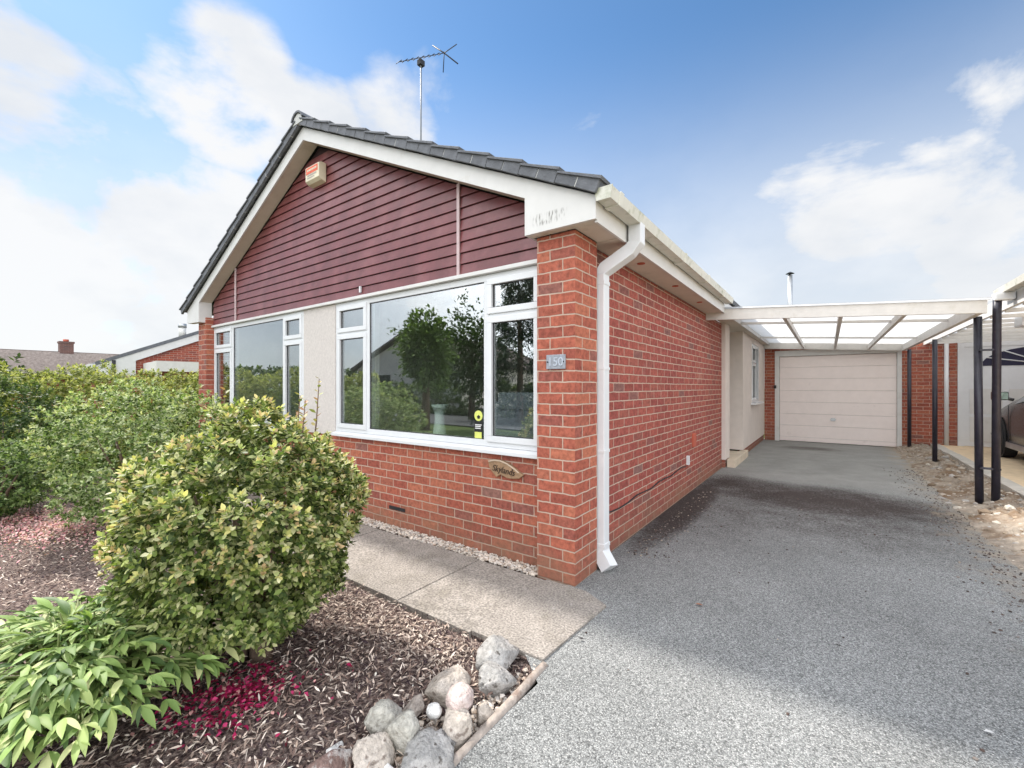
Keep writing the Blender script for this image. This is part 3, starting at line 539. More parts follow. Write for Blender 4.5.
# gutter and downpipe
def gutter_profile(x, z, w=.112, h=.066): return [(x,z+h),(x+.006,z+h),(x+.014,z+.008),(x+w-.022,z+.008),(x+w-.006,z+h),(x+w,z+h),(x+w-.016,z),(x+.010,z)]
gm = MB(); pr = gutter_profile(.194,2.456); n_ = len(pr)
gm.prism_y(pr, -.105, 4.03)
gu = gm.build('gutter', M['gutter'], H)
MB().prism_y([(.192,2.527),(.310,2.527),(.294,2.450),(.202,2.450)], -.112,-.1055).build('gutter_end_cap', M['gutter'], gu)
for y in (.02,1.55,2.5,3.4):
    MB().prism_y([(.190,2.530),(.311,2.530),(.295,2.448),(.201,2.448)], y,y+.055).build('gutter_bracket', M['gutter'], gu, bevel=.004)
DX, DY = .002, .400
dp = MB().tube([(.248,.46,2.47),(.248,.46,2.335),(.205,.45,2.285),(DX+.03,DY+.012,2.175),(DX,DY,2.13),(DX,DY,.155)], .045, 4, True, up=(0,1,0)).build('downpipe', M['upvc'], H, bevel=.005)
MB().tube([(DX,DY,.165),(DX,DY,.13),(DX+.012,DY-.01,.10),(DX+.085,DY-.04,.02)], .047, 4, True, up=(0,1,0)).build('shoe', M['upvc'], dp, bevel=.004)
for z in (2.07,.17):
    MB().box(DX-.050,DX+.050,DY-.050,DY+.050,z-.014,z+.014).build('collar', M['upvc'], dp, bevel=.003)
for z in (1.45,.85): MB().box(DX-.062,DX+.049,DY-.049,DY+.049,z-.010,z+.010).build('clip', M['upvc'], dp, bevel=.002)
MB().box(.205,.290,.415,.505,2.425,2.475).build('outlet', M['upvc'], dp, bevel=.006)
# windows
def window(name, root, yf, x0, x1, z0, z1, bays, frame=.052, transom=1.875, sill=True):
    """bays: list of (xa, xb, opening); an opening bay has a top light above the transom. Faces -y."""
    fr = MB(); y0, y1 = yf, yf+.07
    fr.box(x0,x1,y0,y1,z1-frame,z1).box(x0,x1,y0,y1,z0,z0+frame)
    for x in sorted({b[0] for b in bays}|{b[1] for b in bays}):
        a = min(max(x-frame/2, x0), x1-frame); fr.box(a,a+frame,y0+.001,y1-.001,z0+frame,z1-frame)
    for xa, xb, op in bays:
        if op: fr.box(xa+frame/2,xb-frame/2,y0+.002,y1-.002,transom-.025,transom+.025)
    w = fr.build(name, M['upvc'], root, bevel=.004)
    for xa, xb, op in bays:
        la = (xa+frame if xa <= x0+.001 else xa+frame/2); lb = (xb-frame if xb >= x1-.001 else xb-frame/2)
        cells = [(z0+frame, transom-.025), (transom+.025, z1-frame)] if op else [(z0+frame, z1-frame)]
        for ca, cb in cells:
            if op:
                e = .046; la2, lb2, ca2, cb2 = la-.012, lb+.012, ca-.012, cb+.012
                MB().box(la2,lb2,y0-.014,y0+.040,cb2-e,cb2).box(la2,lb2,y0-.014,y0+.040,ca2,ca2+e).box(la2,la2+e,y0-.0135,y0+.0395,ca2+e,cb2-e).box(lb2-e,lb2,y0-.0135,y0+.0395,ca2+e,cb2-e).build('sash', M['upvc'], w, bevel=.005)
                ga, gb, gc, gd = la2+e, lb2-e, ca2+e, cb2-e
            else: ga, gb, gc, gd = la, lb, ca, cb
            MB().box(ga,gb,y0+.012,y0+.02,gc,gd).build('pane', M['glass'], w)
            MB().box(ga,gb,y0+.008,y0+.022,gc,gc+.006).box(ga,gb,y0+.008,y0+.022,gd-.006,gd).box(ga,ga+.006,y0+.0085,y0+.0215,gc+.006,gd-.006).box(gb-.006,gb,y0+.0085,y0+.0215,gc+.006,gd-.006).build('gasket', M['dark'], w)
    if sill:
        MB().prism_x([(yf-.055,z0-.045),(yf+.09,z0-.045),(yf+.09,z0-.002),(yf-.005,z0-.002),(yf-.055,z0-.018)], x0+.001,x1-.001).build('sill', M['upvc'], w, bevel=.004)
    return w
window('window', H, .1, -6.124, -3.558, .848, 2.201, [(-6.124,-5.48,True),(-5.48,-4.03,False),(-4.03,-3.558,True)])
window('window', H, .1, -2.915, -.298, .848, 2.201, [(-2.915,-2.36,True),(-2.36,-.835,False),(-.835,-.298,True)])
# side wall fittings
MB().box(-.061,-.035,3.28,3.42,.55,.72).build('terracotta_vent', M['terracotta'], H, bevel=.006)
MB().box(-.061,-.03,3.02,3.065,.36,.47).build('overflow_pipe', M['upvc'], H)
pts = [(-.052,.46,.31)]+[(-.052,.46+2.5*q/12,.31+.05*q/12+.012*math.sin(q*1.9)) for q in range(1,13)]
MB().tube(pts, .006, 6).build('cable', M['dark'], H)
MB().box(-2.02,-1.80,.092,.099,.165,.195).build('air_brick', M['dark'], H)
# porch
pc = MB().box(-.135,.0,5.2,5.56,.13,2.354).build('porch_column', M['render'], H, bevel=.01)
MB().box(-.125,-.015,5.215,5.55,-.1,.128).build('column_base', M['brick_side'], pc)
MB().box(-1.2,.06,6.54,6.66,.14,2.354).box(-.05,.06,6.661,9.95,.14,.98).box(-.05,.06,6.661,7.72,.981,2.354).box(-.05,.06,8.93,9.95,.981,2.354).box(-.05,.06,7.721,8.929,2.23,2.354).build('porch_wall', M['render'], H)
MB().box(-.05,.045,6.661,9.95,-.1,.138).build('plinth', M['brick_side'], H)
MB().box(-1.2,-1.12,5.25,6.539,-.1,2.354).box(-1.119,-.172,5.12,5.19,-.1,2.354).build('porch_back_wall', M['render'], H)
dr = MB().box(-1.115,-1.07,5.45,6.35,.13,2.1).build('front_door', M['upvc'], H, bevel=.006)
MB().box(-1.069,-1.06,5.62,6.18,1.15,1.9).build('pane', M['carglass'], dr); MB().tube([(-1.06,5.53,1.1),(-1.02,5.53,1.1),(-1.02,5.63,1.1)],.01,8).build('handle', M['chrome'], dr)
MB().box(-1.06,-.001,5.571,6.535,-.1,.115).build('porch_floor', M['stone'], H)
MB().box(-1.2,-.061,5.20,6.54,2.355,2.372).build('porch_ceiling', M['soffit'], H)
MB().box(.0,.125,5.30,6.75,-.1,.125).build('doorstep', M['stone'], H, bevel=.012)
# side window (faces +x)
sw = MB()
for a in ((7.73,7.79),(8.30,8.36),(8.86,8.92)): sw.box(-.01,.05,a[0],a[1],1.05,2.17)
sw.box(-.011,.051,7.73,8.92,2.17,2.229).box(-.011,.051,7.73,8.92,.985,1.05).box(-.009,.049,7.79,8.30,1.80,1.85)
sw = sw.build('window', M['upvc'], H, bevel=.004)
for y0,y1,z0,z1 in ((7.79,8.30,1.05,1.80),(7.79,8.30,1.85,2.17)):
    MB().box(.045,.072,y0-.01,y0+.035,z0-.01,z1+.01).box(.045,.072,y1-.035,y1+.01,z0-.01,z1+.01).box(.0455,.0715,y0+.035,y1-.035,z0-.01,z0+.035).box(.0455,.0715,y0+.035,y1-.035,z1-.035,z1+.01).build('sash', M['upvc'], sw, bevel=.004)
    MB().box(.02,.028,y0,y1,z0,z1).build('pane', M['glass'], sw)
MB().box(.02,.028,8.36,8.86,1.05,2.17).build('pane', M['glass'], sw)
MB().box(-.03,.15,7.60,9.02,.945,.984).build('sill', M['upvc'], sw, bevel=.006)
MB().box(-.9,-.85,7.2,9.5,.0,2.35).build('room_wall', M['cavity'], H)

MB().box(-2.462,-2.440,.070,.085,2.265,2.325).build('cable_clip', M['upvc'], H)
# things fixed to the bungalow
ab = empty('alarm_box', (-3.20,.086,3.55), 'small cream alarm box with faded red print high under the gable peak', 'alarm box')
MB().prism_x([(.086,3.545),(.030,3.560),(-.002,3.585),(-.002,3.735),(.030,3.752),(.086,3.752)], -3.345,-3.075).build('casing', M['alarm'], ab, bevel=.008)
MB().box(-3.325,-3.095,-.0045,-.0025,3.655,3.725).build('red_band', M['alarmred'], ab)
for k in range(6): MB().box(-3.30+k*.032,-3.276+k*.032,-.0065,-.0047,3.682,3.703).build('print_mark', M['alarm'], ab)
MB().box(-3.30,-3.12,-.0045,-.0025,3.63,3.645).box(-3.30,-3.16,-.0044,-.0025,3.605,3.617).build('print_line', M['greymark'], ab)
hp = empty('number_plaque', (-.139,-.0,1.485), 'small grey slate plaque with the house number on the brick pier', 'house number')
MB().box(-.212,-.066,-.016,-.001,1.437,1.535).build('plate', M['slateplate'], hp, bevel=.005)
text_mesh('number', '150', .082, .0015, M['platetext'], hp, (-.139,-.0185,1.484))
for x in (-.2,-.078): MB().disc((x,-.017,1.486),.0055,'y',.004,12).build('screw', M['dark'], hp)
npz = empty('name_plate', (-.63,.09,.69), 'carved wooden leaf shaped name plate on the front wall below the window', 'name plate')
def zoom_pt(zx, zy):  # name plate outline in plate units
    return (-.63+(zx-520)/720*.335, .692-(zy-420)/320*.137)
ol = [(165,300),(180,400),(235,480),(340,580),(420,520),(560,570),(700,565),(800,545),(875,480),(800,440),(700,370),(560,300),(430,265),(300,265)]
MB().prism_y([zoom_pt(*q) for q in ol], .072, .098).build('board', M['woodplate'], npz, bevel=.006)
MB().prism_y([zoom_pt(x, y) for x,y in [(165,300),(300,265),(430,265),(560,300),(700,370),(800,440),(790,452),(690,388),(555,320),(430,288),(305,288),(190,318)]], .066, .0715).build('rim', M['woodedge'], npz)
text_mesh('lettering', 'Skylands', .068, .002, M['woodtext'], npz, (-.645,.069,.684), shear=.25, squash=.92, rot=-.10)
ta = empty('tv_aerial', (-3.25,1.606,4.24), 'thin tv aerial on a tall mast on the roof ridge', 'aerial')
MB().tube([(-3.25,1.606,4.2),(-3.25,1.606,5.90)], .010, 8).build('mast', M['darkmetal'], ta)
b0, b1 = Vector((-3.25,1.22,5.62)), Vector((-3.25,2.06,6.26)); dv = b1-b0
MB().tube([b0,b1], .005, 6).build('boom', M['dark'], ta)
for q in range(9):
    c = b0+dv*(q/8.6); MB().tube([c-Vector((.06,.0,.0)), c+Vector((.06,0,0))], .0042, 6).build('element', M['dark'], ta)
MB().tube([b1+Vector((-.22,-.02,.20)), b1, b1+Vector((.22,.06,-.22))], .009, 6).tube([b1+Vector((.16,.10,.12)), b1, b1+Vector((-.1,.08,-.2))], .007, 6).build('reflector', M['dark'], ta)
MB().box(-3.285,-3.215,1.566,1.646,5.80,5.87).build('clamp', M['dark'], ta)

# indoors, seen through the glass
MBv = MB().lathe((-1.62,.36,.86), [(0,0),(.062,0),(.060,.05),(.046,.13),(.043,.19),(.055,.25),(.082,.29),(.074,.288),(.04,.2),(.0,.19)], 28)
tag(MBv.build('vase', M['vase'], loc=(-1.62,.36,.86)), 'pale green waisted vase standing on the inner sill behind the large pane', 'vase')
MB_s = MB().box(-2.88,-.33,.18,.47,.80,.858)
MB_s.build('window_board', M['upvc'], H, bevel=.006)
ch = empty('armchair', (-.85,1.0,.05), 'high backed grey armchair with its back to the right hand window', 'armchair')
MB().box(-1.22,-.38,.50,.68,.25,1.19).build('backrest', M['chair'], ch, bevel=.06); MB().box(-1.18,-.42,.66,1.25,.20,.52).build('seat', M['chair'], ch, bevel=.05)
for x in (-1.27,-.45): MB().box(x,x+.14,.62,1.25,.20,.70).build('arm', M['chair'], ch, bevel=.05)
MB().box(-1.02,-.55,.475,.53,1.12,1.27).build('headrest_cover', M['chair'], ch, bevel=.03)
for x in (-1.18,-.50):
    for y in (.56,1.16): MB().tube([(x,y,.05),(x,y,.21)], .02, 8).build('foot', M['dark'], ch)
def curtain(x0, x1, y, z0, z1, label):
    n = 40; mb = MB(); vs = []
    for i in range(n+1):
        x = x0+(x1-x0)*i/n; yy = y+.022*math.sin(i*1.15); vs += [(x,yy,z0),(x,yy,z1),(x,yy+.006,z1),(x,yy+.006,z0)]
    for i in range(n): a = i*4; mb_f = [(a,a+4,a+5,a+1),(a+3,a+2,a+6,a+7),(a+1,a+5,a+6,a+2),(a,a+3,a+7,a+4)]; mb.f += mb_f; mb.sm += [True]*4
    mb.v = vs; o = mb.build('curtain', M['curtain'], loc=((x0+x1)/2,y,z0)); tag(o, label, 'curtain')
curtain(-2.86,-2.66,.44,.2,2.25,'cream curtain at the left edge of the larger front window')
curtain(-.52,-.36,.44,.2,2.25,'narrow cream curtain behind the casement next to the brick pier')
st = empty('window_sticker', (-.925,.109,.94), 'yellow and black sticker low on the large pane beside the mullion', 'sticker')
MB().disc((-.925,.1095,1.085),.042,'y',.002,28).build('badge', M['yellow'], st)
MB().disc((-.922,.107,1.075),.017,'y',.002,5).build('emblem', M['black'], st)
MB().box(-.968,-.884,.1085,.1105,.875,1.035).build('card', M['black'], st)
MB().box(-.962,-.890,.1065,.1084,.905,.955).build('yellow_block', M['yellow'], st)
for z in (.985,1.0,1.013): MB().box(-.958,-.90+.01*(z>1),.1065,.1084,z-.004,z+.003).build('print_line', M['paper'], st)

# ================================================================== GARAGE AND CARPORT
G = empty('attached_garage', (1.47,9.95,0), 'brick garage at the end of the drive with a pale up and over door', 'garage')
MB().box(.062,.285,9.95,10.06,-.1,2.42).box(2.632,3.478,9.951,10.06,-.1,2.42).box(.285,2.632,9.97,10.06,2.20,2.42).box(.062,.16,10.06,15,-.1,2.42).box(3.36,3.46,10.06,15,-.1,2.42).box(.16,3.36,14.9,15,-.1,2.42).build('wall', M['brick'], G)
MB().box(.0,3.47,9.90,15.05,2.422,2.52).build('roof', M['tile'], G)
MB().box(.285,.382,9.925,10.0,0,2.06).box(2.554,2.632,9.925,10.0,0,2.06).box(.285,2.632,9.926,10.0,2.061,2.2).build('door_frame', M['white'], G, bevel=.004)
gd = MB(); zz = [.012+.0,.10,.39,.68,.97,1.265,1.56,1.815,2.055]
zz = [.012,.115,.395,.675,.955,1.235,1.515,1.79,2.055]
for a, b_ in zip(zz[:-1], zz[1:]): gd.box(.386,2.550,9.962,9.99,a+.0025,b_-.0025)
gd = gd.build('garage_door', M['garagedoor'], G, bevel=.006)
MB().box(.388,2.548,9.972,9.995,.012,2.054).build('door_backing', M['steelrafter'], gd)
MB().tube([(1.44,9.962,.56),(1.44,9.925,.56)], .012, 10).box(1.385,1.495,9.915,9.93,.55,.572).box(1.40,1.48,9.955,9.9615,.525,.595).build('handle', M['lead'], gd)
MB().box(.262,.318,9.895,9.924,1.28,1.36).build('door_holder', M['dark'], G, bevel=.01)
fl = MB().tube([(.507,11.5,2.5),(.507,11.5,4.36)], .058, 16).build('flue_pipe', M['lead'], G)
MB().disc((.507,11.5,4.43),.105,'z',.05,20,.02).tube([(.507,11.5,4.36),(.507,11.5,4.41)], .03, 8).build('cowl', M['dark'], fl)

CP = empty('carport', (1.35,4.1,0), 'white timber carport with translucent roof sheets on slim black posts', 'carport')
def sx(x): return 2.432-.068*(x+.1)         # top line of the front beam
MB().prism_y([(-.058,sx(-.058)-.012),(2.70,sx(2.70)-.012),(2.70,sx(2.70)-.150),(-.058,sx(-.058)-.162)], 4.06,4.105).build('front_beam', M['timberwhite'], CP, bevel=.004)
MB().prism_y([(.03,sx(.03)-.014),(2.70,sx(2.70)-.014),(2.70,sx(2.70)-.155),(.03,sx(.03)-.160)], 9.78,9.84).build('rear_beam', M['timberwhite'], CP)
MB().prism_x([(4.106,2.092),(9.779,2.092),(9.779,2.215),(4.106,2.215)], 2.62,2.675).build('side_beam', M['timberwhite'], CP)
for x in (.875,1.475,2.07):
    z = sx(x); MB().box(x-.022,x+.022,4.106,9.779,z-.135,z-.045).build('rafter', M['timberwhite'] if x > 2 else M['steelrafter'], CP)
for y in (5.4,7.9):
    MB().prism_y([(.19,sx(.19)-.040),(2.61,sx(2.61)-.040),(2.61,sx(2.61)-.075),(.19,sx(.19)-.075)], y-.02,y+.02).build('purlin', M['timberwhite'], CP)
sh = MB(); n = 220; vs = []
for i in range(n+1):
    y = 4.02+5.9*i/n; dz = .009*math.sin(i*2*math.pi/5); vs += [(.175,y,sx(.175)+.002+dz),(2.74,y,sx(2.74)+.002+dz)]
sh.add(vs, [(2*i,2*i+1,2*i+3,2*i+2) for i in range(n)], True)
sh.build('roof_sheet', M['sheet'], CP)
MB().prism_y([(.19,sx(.19)-.009),(2.72,sx(2.72)-.009),(2.72,sx(2.72)-.011),(.19,sx(.19)-.011)], 4.045,4.06).build('flashing', M['lead'], CP)
for x, y in ((2.712,4.43),(2.77,7.33),(2.715,9.62)):
    MB().tube([(x,y,-.05),(x-.012*(y<5),y,2.10)], .036 if y < 5 else .033, 14).build('post', M['post'], CP)

# ================================================================== NEIGHBOUR ON THE RIGHT
NG = empty('neighbouring_garage', (4.6,9.95,.12), 'neighbouring garage with white fan light door under a white boarded canopy', 'garage')
MB().box(5.9,6.4,9.955,10.06,0,2.42).box(3.479,5.899,9.955,10.06,2.20,2.42).box(6.3,6.4,10.06,15,0,2.42).box(3.47,3.56,10.07,15,0,2.42).box(3.561,6.299,14.9,15,0,2.42).build('wall', M['brick'], NG)
nd = MB().box(3.575,5.80,9.93,9.98,.13,2.12).build('garage_door', M['upvc'], NG)
MB().box(3.48,3.574,9.92,9.954,.12,2.220).box(5.801,5.898,9.92,9.954,.12,2.220).box(3.575,5.80,9.921,9.954,2.121,2.220).build('door_frame', M['upvc'], NG)
for z0, z1 in ((.22,.72),(.78,1.28)):
    for q in range(4): MB().box(3.65+q*.54,4.10+q*.54,9.922,9.929,z0,z1).build('panel', M['white'], nd, bevel=.003)
fan = [(3.79,1.735)]+[(4.69-math.cos(a)*.88, 1.745+math.sin(a)*.36) for a in [math.pi*q/16 for q in range(17)]]+[(5.59,1.735)]
fw = MB().prism_y(fan, 9.921,9.929).build('fan_window', M['navyglass'], nd)
for a in (25,50,75,105,130,155):
    MB().tube([(4.69-math.cos(R(a))*.12,9.918,1.745+math.sin(R(a))*.05),(4.69-math.cos(R(a))*.88,9.918,1.745+math.sin(R(a))*.36)], .011, 6).build('glazing_bar', M['upvc'], nd)
MB().add([(3.0,2.4,2.235),(6.3,2.4,2.235),(6.3,9.953,2.235),(3.0,9.953,2.235)], [(0,1,2,3)]).build('canopy_sheet', M['sheet'], NG)
for q in range(13): MB().box(3.02,6.28,2.6+q*.58,2.63+q*.58,2.185,2.232).build('canopy_batten', M['timberwhite'], NG)
MB().box(2.965,2.999,2.4,9.88,2.195,2.345).build('canopy_fascia', M['white'], NG)
MB().box(6.3,6.4,2.4,9.9,.0,2.22).build('side_wall', M['brick'], NG)
gg = MB().prism_y([(2.962,2.40),(2.956,2.40),(2.95,2.345),(2.87,2.345),(2.862,2.40),(2.856,2.40),(2.866,2.335),(2.955,2.335)], 2.4,4.62).build('gutter', M['gutter'], NG)
MB().box(2.80,2.96,4.30,4.42,2.25,2.335).build('gutter_outlet', M['upvc'], gg, bevel=.02)
dpn = MB().tube([(2.835,4.36,2.28),(2.832,4.36,2.15),(2.822,4.36,.0)], .036, 14).build('downpipe', M['post'], NG)
for z in (.42,1.72): MB().box(2.70,2.86,4.335,4.40,z-.006,z+.012).build('pipe_clip', M['post'], dpn)
MB().tube([(3.315,9.92,.12),(3.315,9.92,2.21)], .036, 12).build('drainpipe', M['upvc'], NG)
MB().box(3.30,3.56,5.55,5.85,2.08,2.213).build('canopy_light', M['upvc'], NG, bevel=.02)

# parked car: nose towards the garage, near side facing us
CARX, CARY, CZ = 3.75, 9.28, .118      # left flank plane, nose
car = empty('parked_car', (4.6,7.3,CZ), 'dark grey hatchback parked nose in beside the neighbouring garage door', 'car')
W, LEN = 1.72, 4.0
def sec(t):   # t metres behind the nose -> (bottom z, waist z, top z, half width at bottom, waist, top)
    tab = [(0,.30,.52,.58,.55,.60,.52),(.10,.24,.60,.74,.72,.76,.62),(.35,.20,.66,.86,.82,.85,.70),(.95,.18,.80,1.00,.85,.86,.70),(1.25,.18,.88,1.06,.855,.86,.66),(1.85,.18,.93,1.42,.86,.86,.56),(2.3,.18,.95,1.50,.86,.86,.56),(3.2,.18,.98,1.48,.86,.86,.55),(3.7,.22,1.0,1.30,.84,.84,.56),(3.92,.30,.95,1.05,.80,.80,.62),(4.0,.36,.86,.90,.74,.74,.60)]
    for a, b_ in zip(tab[:-1], tab[1:]):
        if a[0] <= t <= b_[0]:
            k = (t-a[0])/(b_[0]-a[0]); return [a[i]+(b_[i]-a[i])*k for i in range(1,7)]
    return list(tab[-1][1:])
body = MB(); ts = [0,.05,.10,.2,.35,.5,.65,.8,.95,1.1,1.25,1.45,1.65,1.85,2.1,2.3,2.6,2.9,3.2,3.45,3.7,3.82,3.92,4.0]; rings = []
cx = CARX+.86
for t_ in ts:
    zb, zw, zt, wb, ww, wt = sec(t_); y = CARY-t_
    half = [(0,zb),(wb*.8,zb),(wb,zb+.08),(wb+.005,zb+(zw-zb)*.45),(ww,zb+(zw-zb)*.75),(ww-.015,zw),((ww*.45+wt*.55),zw+(zt-zw)*.6),(wt+.02,zt-.03),(wt-.06,zt),(0,zt+.02)]
    ring = [(cx-w_, y, CZ+z_) for w_,z_ in half]+[(cx+w_, y, CZ+z_) for w_,z_ in half[-2:0:-1]]; rings.append(ring)
m_ = len(rings[0]); vs = [p_ for r_ in rings for p_ in r_]
body.add(vs, [(i*m_+j, i*m_+(j+1)%m_, (i+1)*m_+(j+1)%m_, (i+1)*m_+j) for i in range(len(ts)-1) for j in range(m_)]+[tuple(range(m_)), tuple(range(len(vs)-m_,len(vs)))], True)
cb = body.build('body', M['carpaint'], car)
# glass: side windows follow the cabin side, windscreen and rear screen
def flank(t_, f, off=.012):
    zb, zw, zt, wb, ww, wt = sec(t_); w0 = ww-.015; w1 = wt+.02; return (w0+(w1-w0)*f+off, CZ+zw+(zt-.03-zw)*f)
for sgn in (-1, 1):
    for tt in ((1.42,1.62,1.85,2.25),(2.33,2.6,2.9,3.1)):
        mbw = MB(); vs = []
        for t_ in tt:
            for f in (.10,.88 if not t_ < 1.5 else .22):
                w_, z_ = flank(t_, f); vs.append((cx+sgn*w_, CARY-t_, z_))
        mbw.add(vs, [(2*i,2*i+1,2*i+3,2*i+2) for i in range(len(tt)-1)]); mbw.build('side_window', M['carglass'], car)
    hx = cx+sgn*.62
    MB().add([(cx+sgn*.56,CARY-.03,CZ+.60),(cx+sgn*.80,CARY-.13,CZ+.62),(cx+sgn*.865,CARY-.42,CZ+.78),(cx+sgn*.74,CARY-.30,CZ+.82),(cx+sgn*.56,CARY-.02,CZ+.54),(cx+sgn*.80,CARY-.10,CZ+.54),(cx+sgn*.875,CARY-.42,CZ+.72)], [(0,1,2,3),(4,5,1,0),(5,6,2,1)]).build('headlight', M['lampglass'], car)
    MB().box(cx+sgn*.78-.03,cx+sgn*.78+.05,CARY-4.0,CARY-3.86,CZ+.70,CZ+.94).build('tail_light', M['tailred'], car, bevel=.02)
    mi = MB().box(cx+sgn*1.0-.10,cx+sgn*1.0+.09,CARY-1.50,CARY-1.40,CZ+.985,CZ+1.125).build('wing_mirror', M['carpaint'], car, bevel=.03)
    MB().box(cx+sgn*1.0-.08,cx+sgn*1.0+.075,CARY-1.508,CARY-1.5005,CZ+1.0,CZ+1.11).build('mirror_glass', M['mirror'], mi)
    MB().tube([(cx+sgn*.85,CARY-1.45,CZ+.99),(cx+sgn*.94,CARY-1.45,CZ+1.02)], .025, 8).build('mirror_arm', M['carpaint'], mi)
    for t_ in (1.95,2.95): MB().box(cx+sgn*.870-.012,cx+sgn*.870+.014,CARY-t_-.11,CARY-t_+.11,CZ+.845,CZ+.872).build('door_handle', M['carpaint'], car, bevel=.008)
    MB().box(cx+sgn*.862-.012,cx+sgn*.862+.018,CARY-3.1,CARY-.95,CZ+.20,CZ+.29).build('sill_trim', M['lead'], car, bevel=.01)
    for t_ in (.80,3.28):
        wc = (cx+sgn*.80, CARY-t_, CZ+.315)
        wh = MB().disc(wc,.315,'x',.20,36).build('wheel', M['tyre'], car, bevel=.03)
        MB().disc((wc[0]+sgn*.1015,wc[1],wc[2]),.215,'x',.012,32).build('rim', M['lead'], wh)
        for q in range(5):
            a = 2*math.pi*q/5+.3; MB().tube([(wc[0]+sgn*.113,wc[1]+math.cos(a)*.04,wc[2]+math.sin(a)*.04),(wc[0]+sgn*.113,wc[1]+math.cos(a)*.205,wc[2]+math.sin(a)*.205)], .02, 6).build('spoke', M['chrome'], wh)
        MB().disc((cx+sgn*.872,CARY-t_,CZ+.33),.36,'x',.012,36).build('wheel_arch', M['dark'], car)
    for t_ in (1.28,2.28,3.15): MB().box(cx+sgn*.868-.006,cx+sgn*.868+.003,CARY-t_-.004,CARY-t_+.004,CZ+.30,CZ+.90).build('door_seam', M['dark'], car)
MB().add([(cx-.66,CARY-1.26,CZ+1.085),(cx+.66,CARY-1.26,CZ+1.085),(cx+.52,CARY-1.84,CZ+1.43),(cx-.52,CARY-1.84,CZ+1.43)], [(0,1,2,3)]).build('windscreen', M['carglass'], car)
MB().add([(cx-.55,CARY-3.24,CZ+1.485),(cx+.55,CARY-3.24,CZ+1.485),(cx+.56,CARY-3.70,CZ+1.32),(cx-.56,CARY-3.70,CZ+1.32)], [(0,1,2,3)]).build('rear_window', M['carglass'], car)
MB().box(cx-.45,cx+.45,CARY-.02,CARY+.015,CZ+.36,CZ+.50).build('grille', M['dark'], car, bevel=.02)

# ================================================================== HOUSES ON THE LEFT
NB = empty('neighbouring_bungalow', (-17,2,0), 'red brick gable with white bargeboard and slate roof beyond the hedge', 'house')
def nz_(y): return 2.08+.459*(y-1.3)
MB().prism_x([(1.5,0),(9.5,0),(9.5,2.0),(5.5,nz_(5.5)-.02),(1.5,nz_(1.5)-.10)], -30,-17.0).build('wall', M['brick_far'], NB)
rfn = MB().prism_x([(1.1,nz_(1.1)+.14),(5.5,nz_(5.5)+.14),(9.9,nz_(1.1)+.14),(9.9,nz_(1.1)+.02),(5.5,nz_(5.5)+.02),(1.1,nz_(1.1)+.02)], -30.2,-16.88).build('roof', M['tile'], NB)
MB().tube([(-17.0,3.40,nz_(3.40)+.1),(-17.0,3.40,nz_(3.40)+.42)], .11, 12).build('flue', M['white'], rfn)
MB().tube([(-17.0,3.40,nz_(3.40)+.42),(-17.0,3.40,nz_(3.40)+.56)], .13, 12).build('flue_cap', M['lead'], rfn)
MB().prism_x([(1.12,nz_(1.12)+.02),(5.5,nz_(5.5)+.02),(5.5,nz_(5.5)-.24),(2.1,nz_(2.1)-.24),(2.1,nz_(1.12)-.30),(1.12,nz_(1.12)-.30)], -16.95,-16.90).build('bargeboard', M['white'], NB)
MB().box(-30,-16.86,.96,1.10,1.84,2.06).build('gutter', M['white'], NB)
MB().box(-30,-16.96,1.121,1.49,1.70,1.76).build('soffit', M['white'], NB)
MB().tube([(-16.9,1.55,0),(-16.9,1.55,2.2)], .05, 8).build('drainpipe', M['dark'], NB)
MB().box(-16.95,-14.6,2.3,2.42,1.80,2.12).box(-14.72,-14.6,2.421,7,1.80,2.12).build('lean_to_beam', M['timberwhite'], NB)
MB().box(-16.9,-14.73,2.421,7,2.03,2.10).build('lean_to_roof', M['sheet'], NB)
MB().box(-14.74,-14.6,2.29,2.43,0,1.799).build('lean_to_post', M['timberwhite'], NB)
NB.location = (-17.74,1.784,0); NB.rotation_euler.z = R(-6.3)   # stands at an angle to the street
FH = empty('distant_house', (-39,4,0), 'far house with mossy brown tiled roof and one brick chimney', 'house')
MB().box(-42,-36.5,-8,15,0,2.0).build('wall', M['brick_far'], FH)
fr_ = MB(); e0 = (-35.4,2.1); e1 = (-39.0,3.55)
for q in range(13):
    a = q/13; b_ = (q+1)/13; x0,z0 = e0[0]+(e1[0]-e0[0])*a, e0[1]+(e1[1]-e0[1])*a; x1,z1 = e0[0]+(e1[0]-e0[0])*b_, e0[1]+(e1[1]-e0[1])*b_
    fr_.prism_y([(x0,z0),(x0,z0+.09),(x1,z1+.03),(x1,z1-.02)], -9+.1*random.random(), 16)
fr_.prism_y([(-39,3.5),(-39,3.62),(-42.8,2.2),(-42.8,2.1)], -9, 16)
fro = fr_.build('roof', M['fartile'], FH)
fe = MB()
for q in range(13):
    a = q/13; x0,z0 = e0[0]+(e1[0]-e0[0])*a, e0[1]+(e1[1]-e0[1])*a; fe.box(x0-.03,x0+.06,-9,16,z0+.0,z0+.128)
fe.build('tile_edge', M['fartilepale'], fro)
chn = MB().box(-39.2,-38.6,2.98,3.62,3.3,4.15).box(-39.24,-38.56,2.94,3.66,4.15,4.27).build('chimney', M['oldbrick'], fro)
MB().tube([(-38.9,3.3,4.27),(-38.9,3.3,4.42)], .14, 10).build('chimney_pot', M['terracotta'], fro)

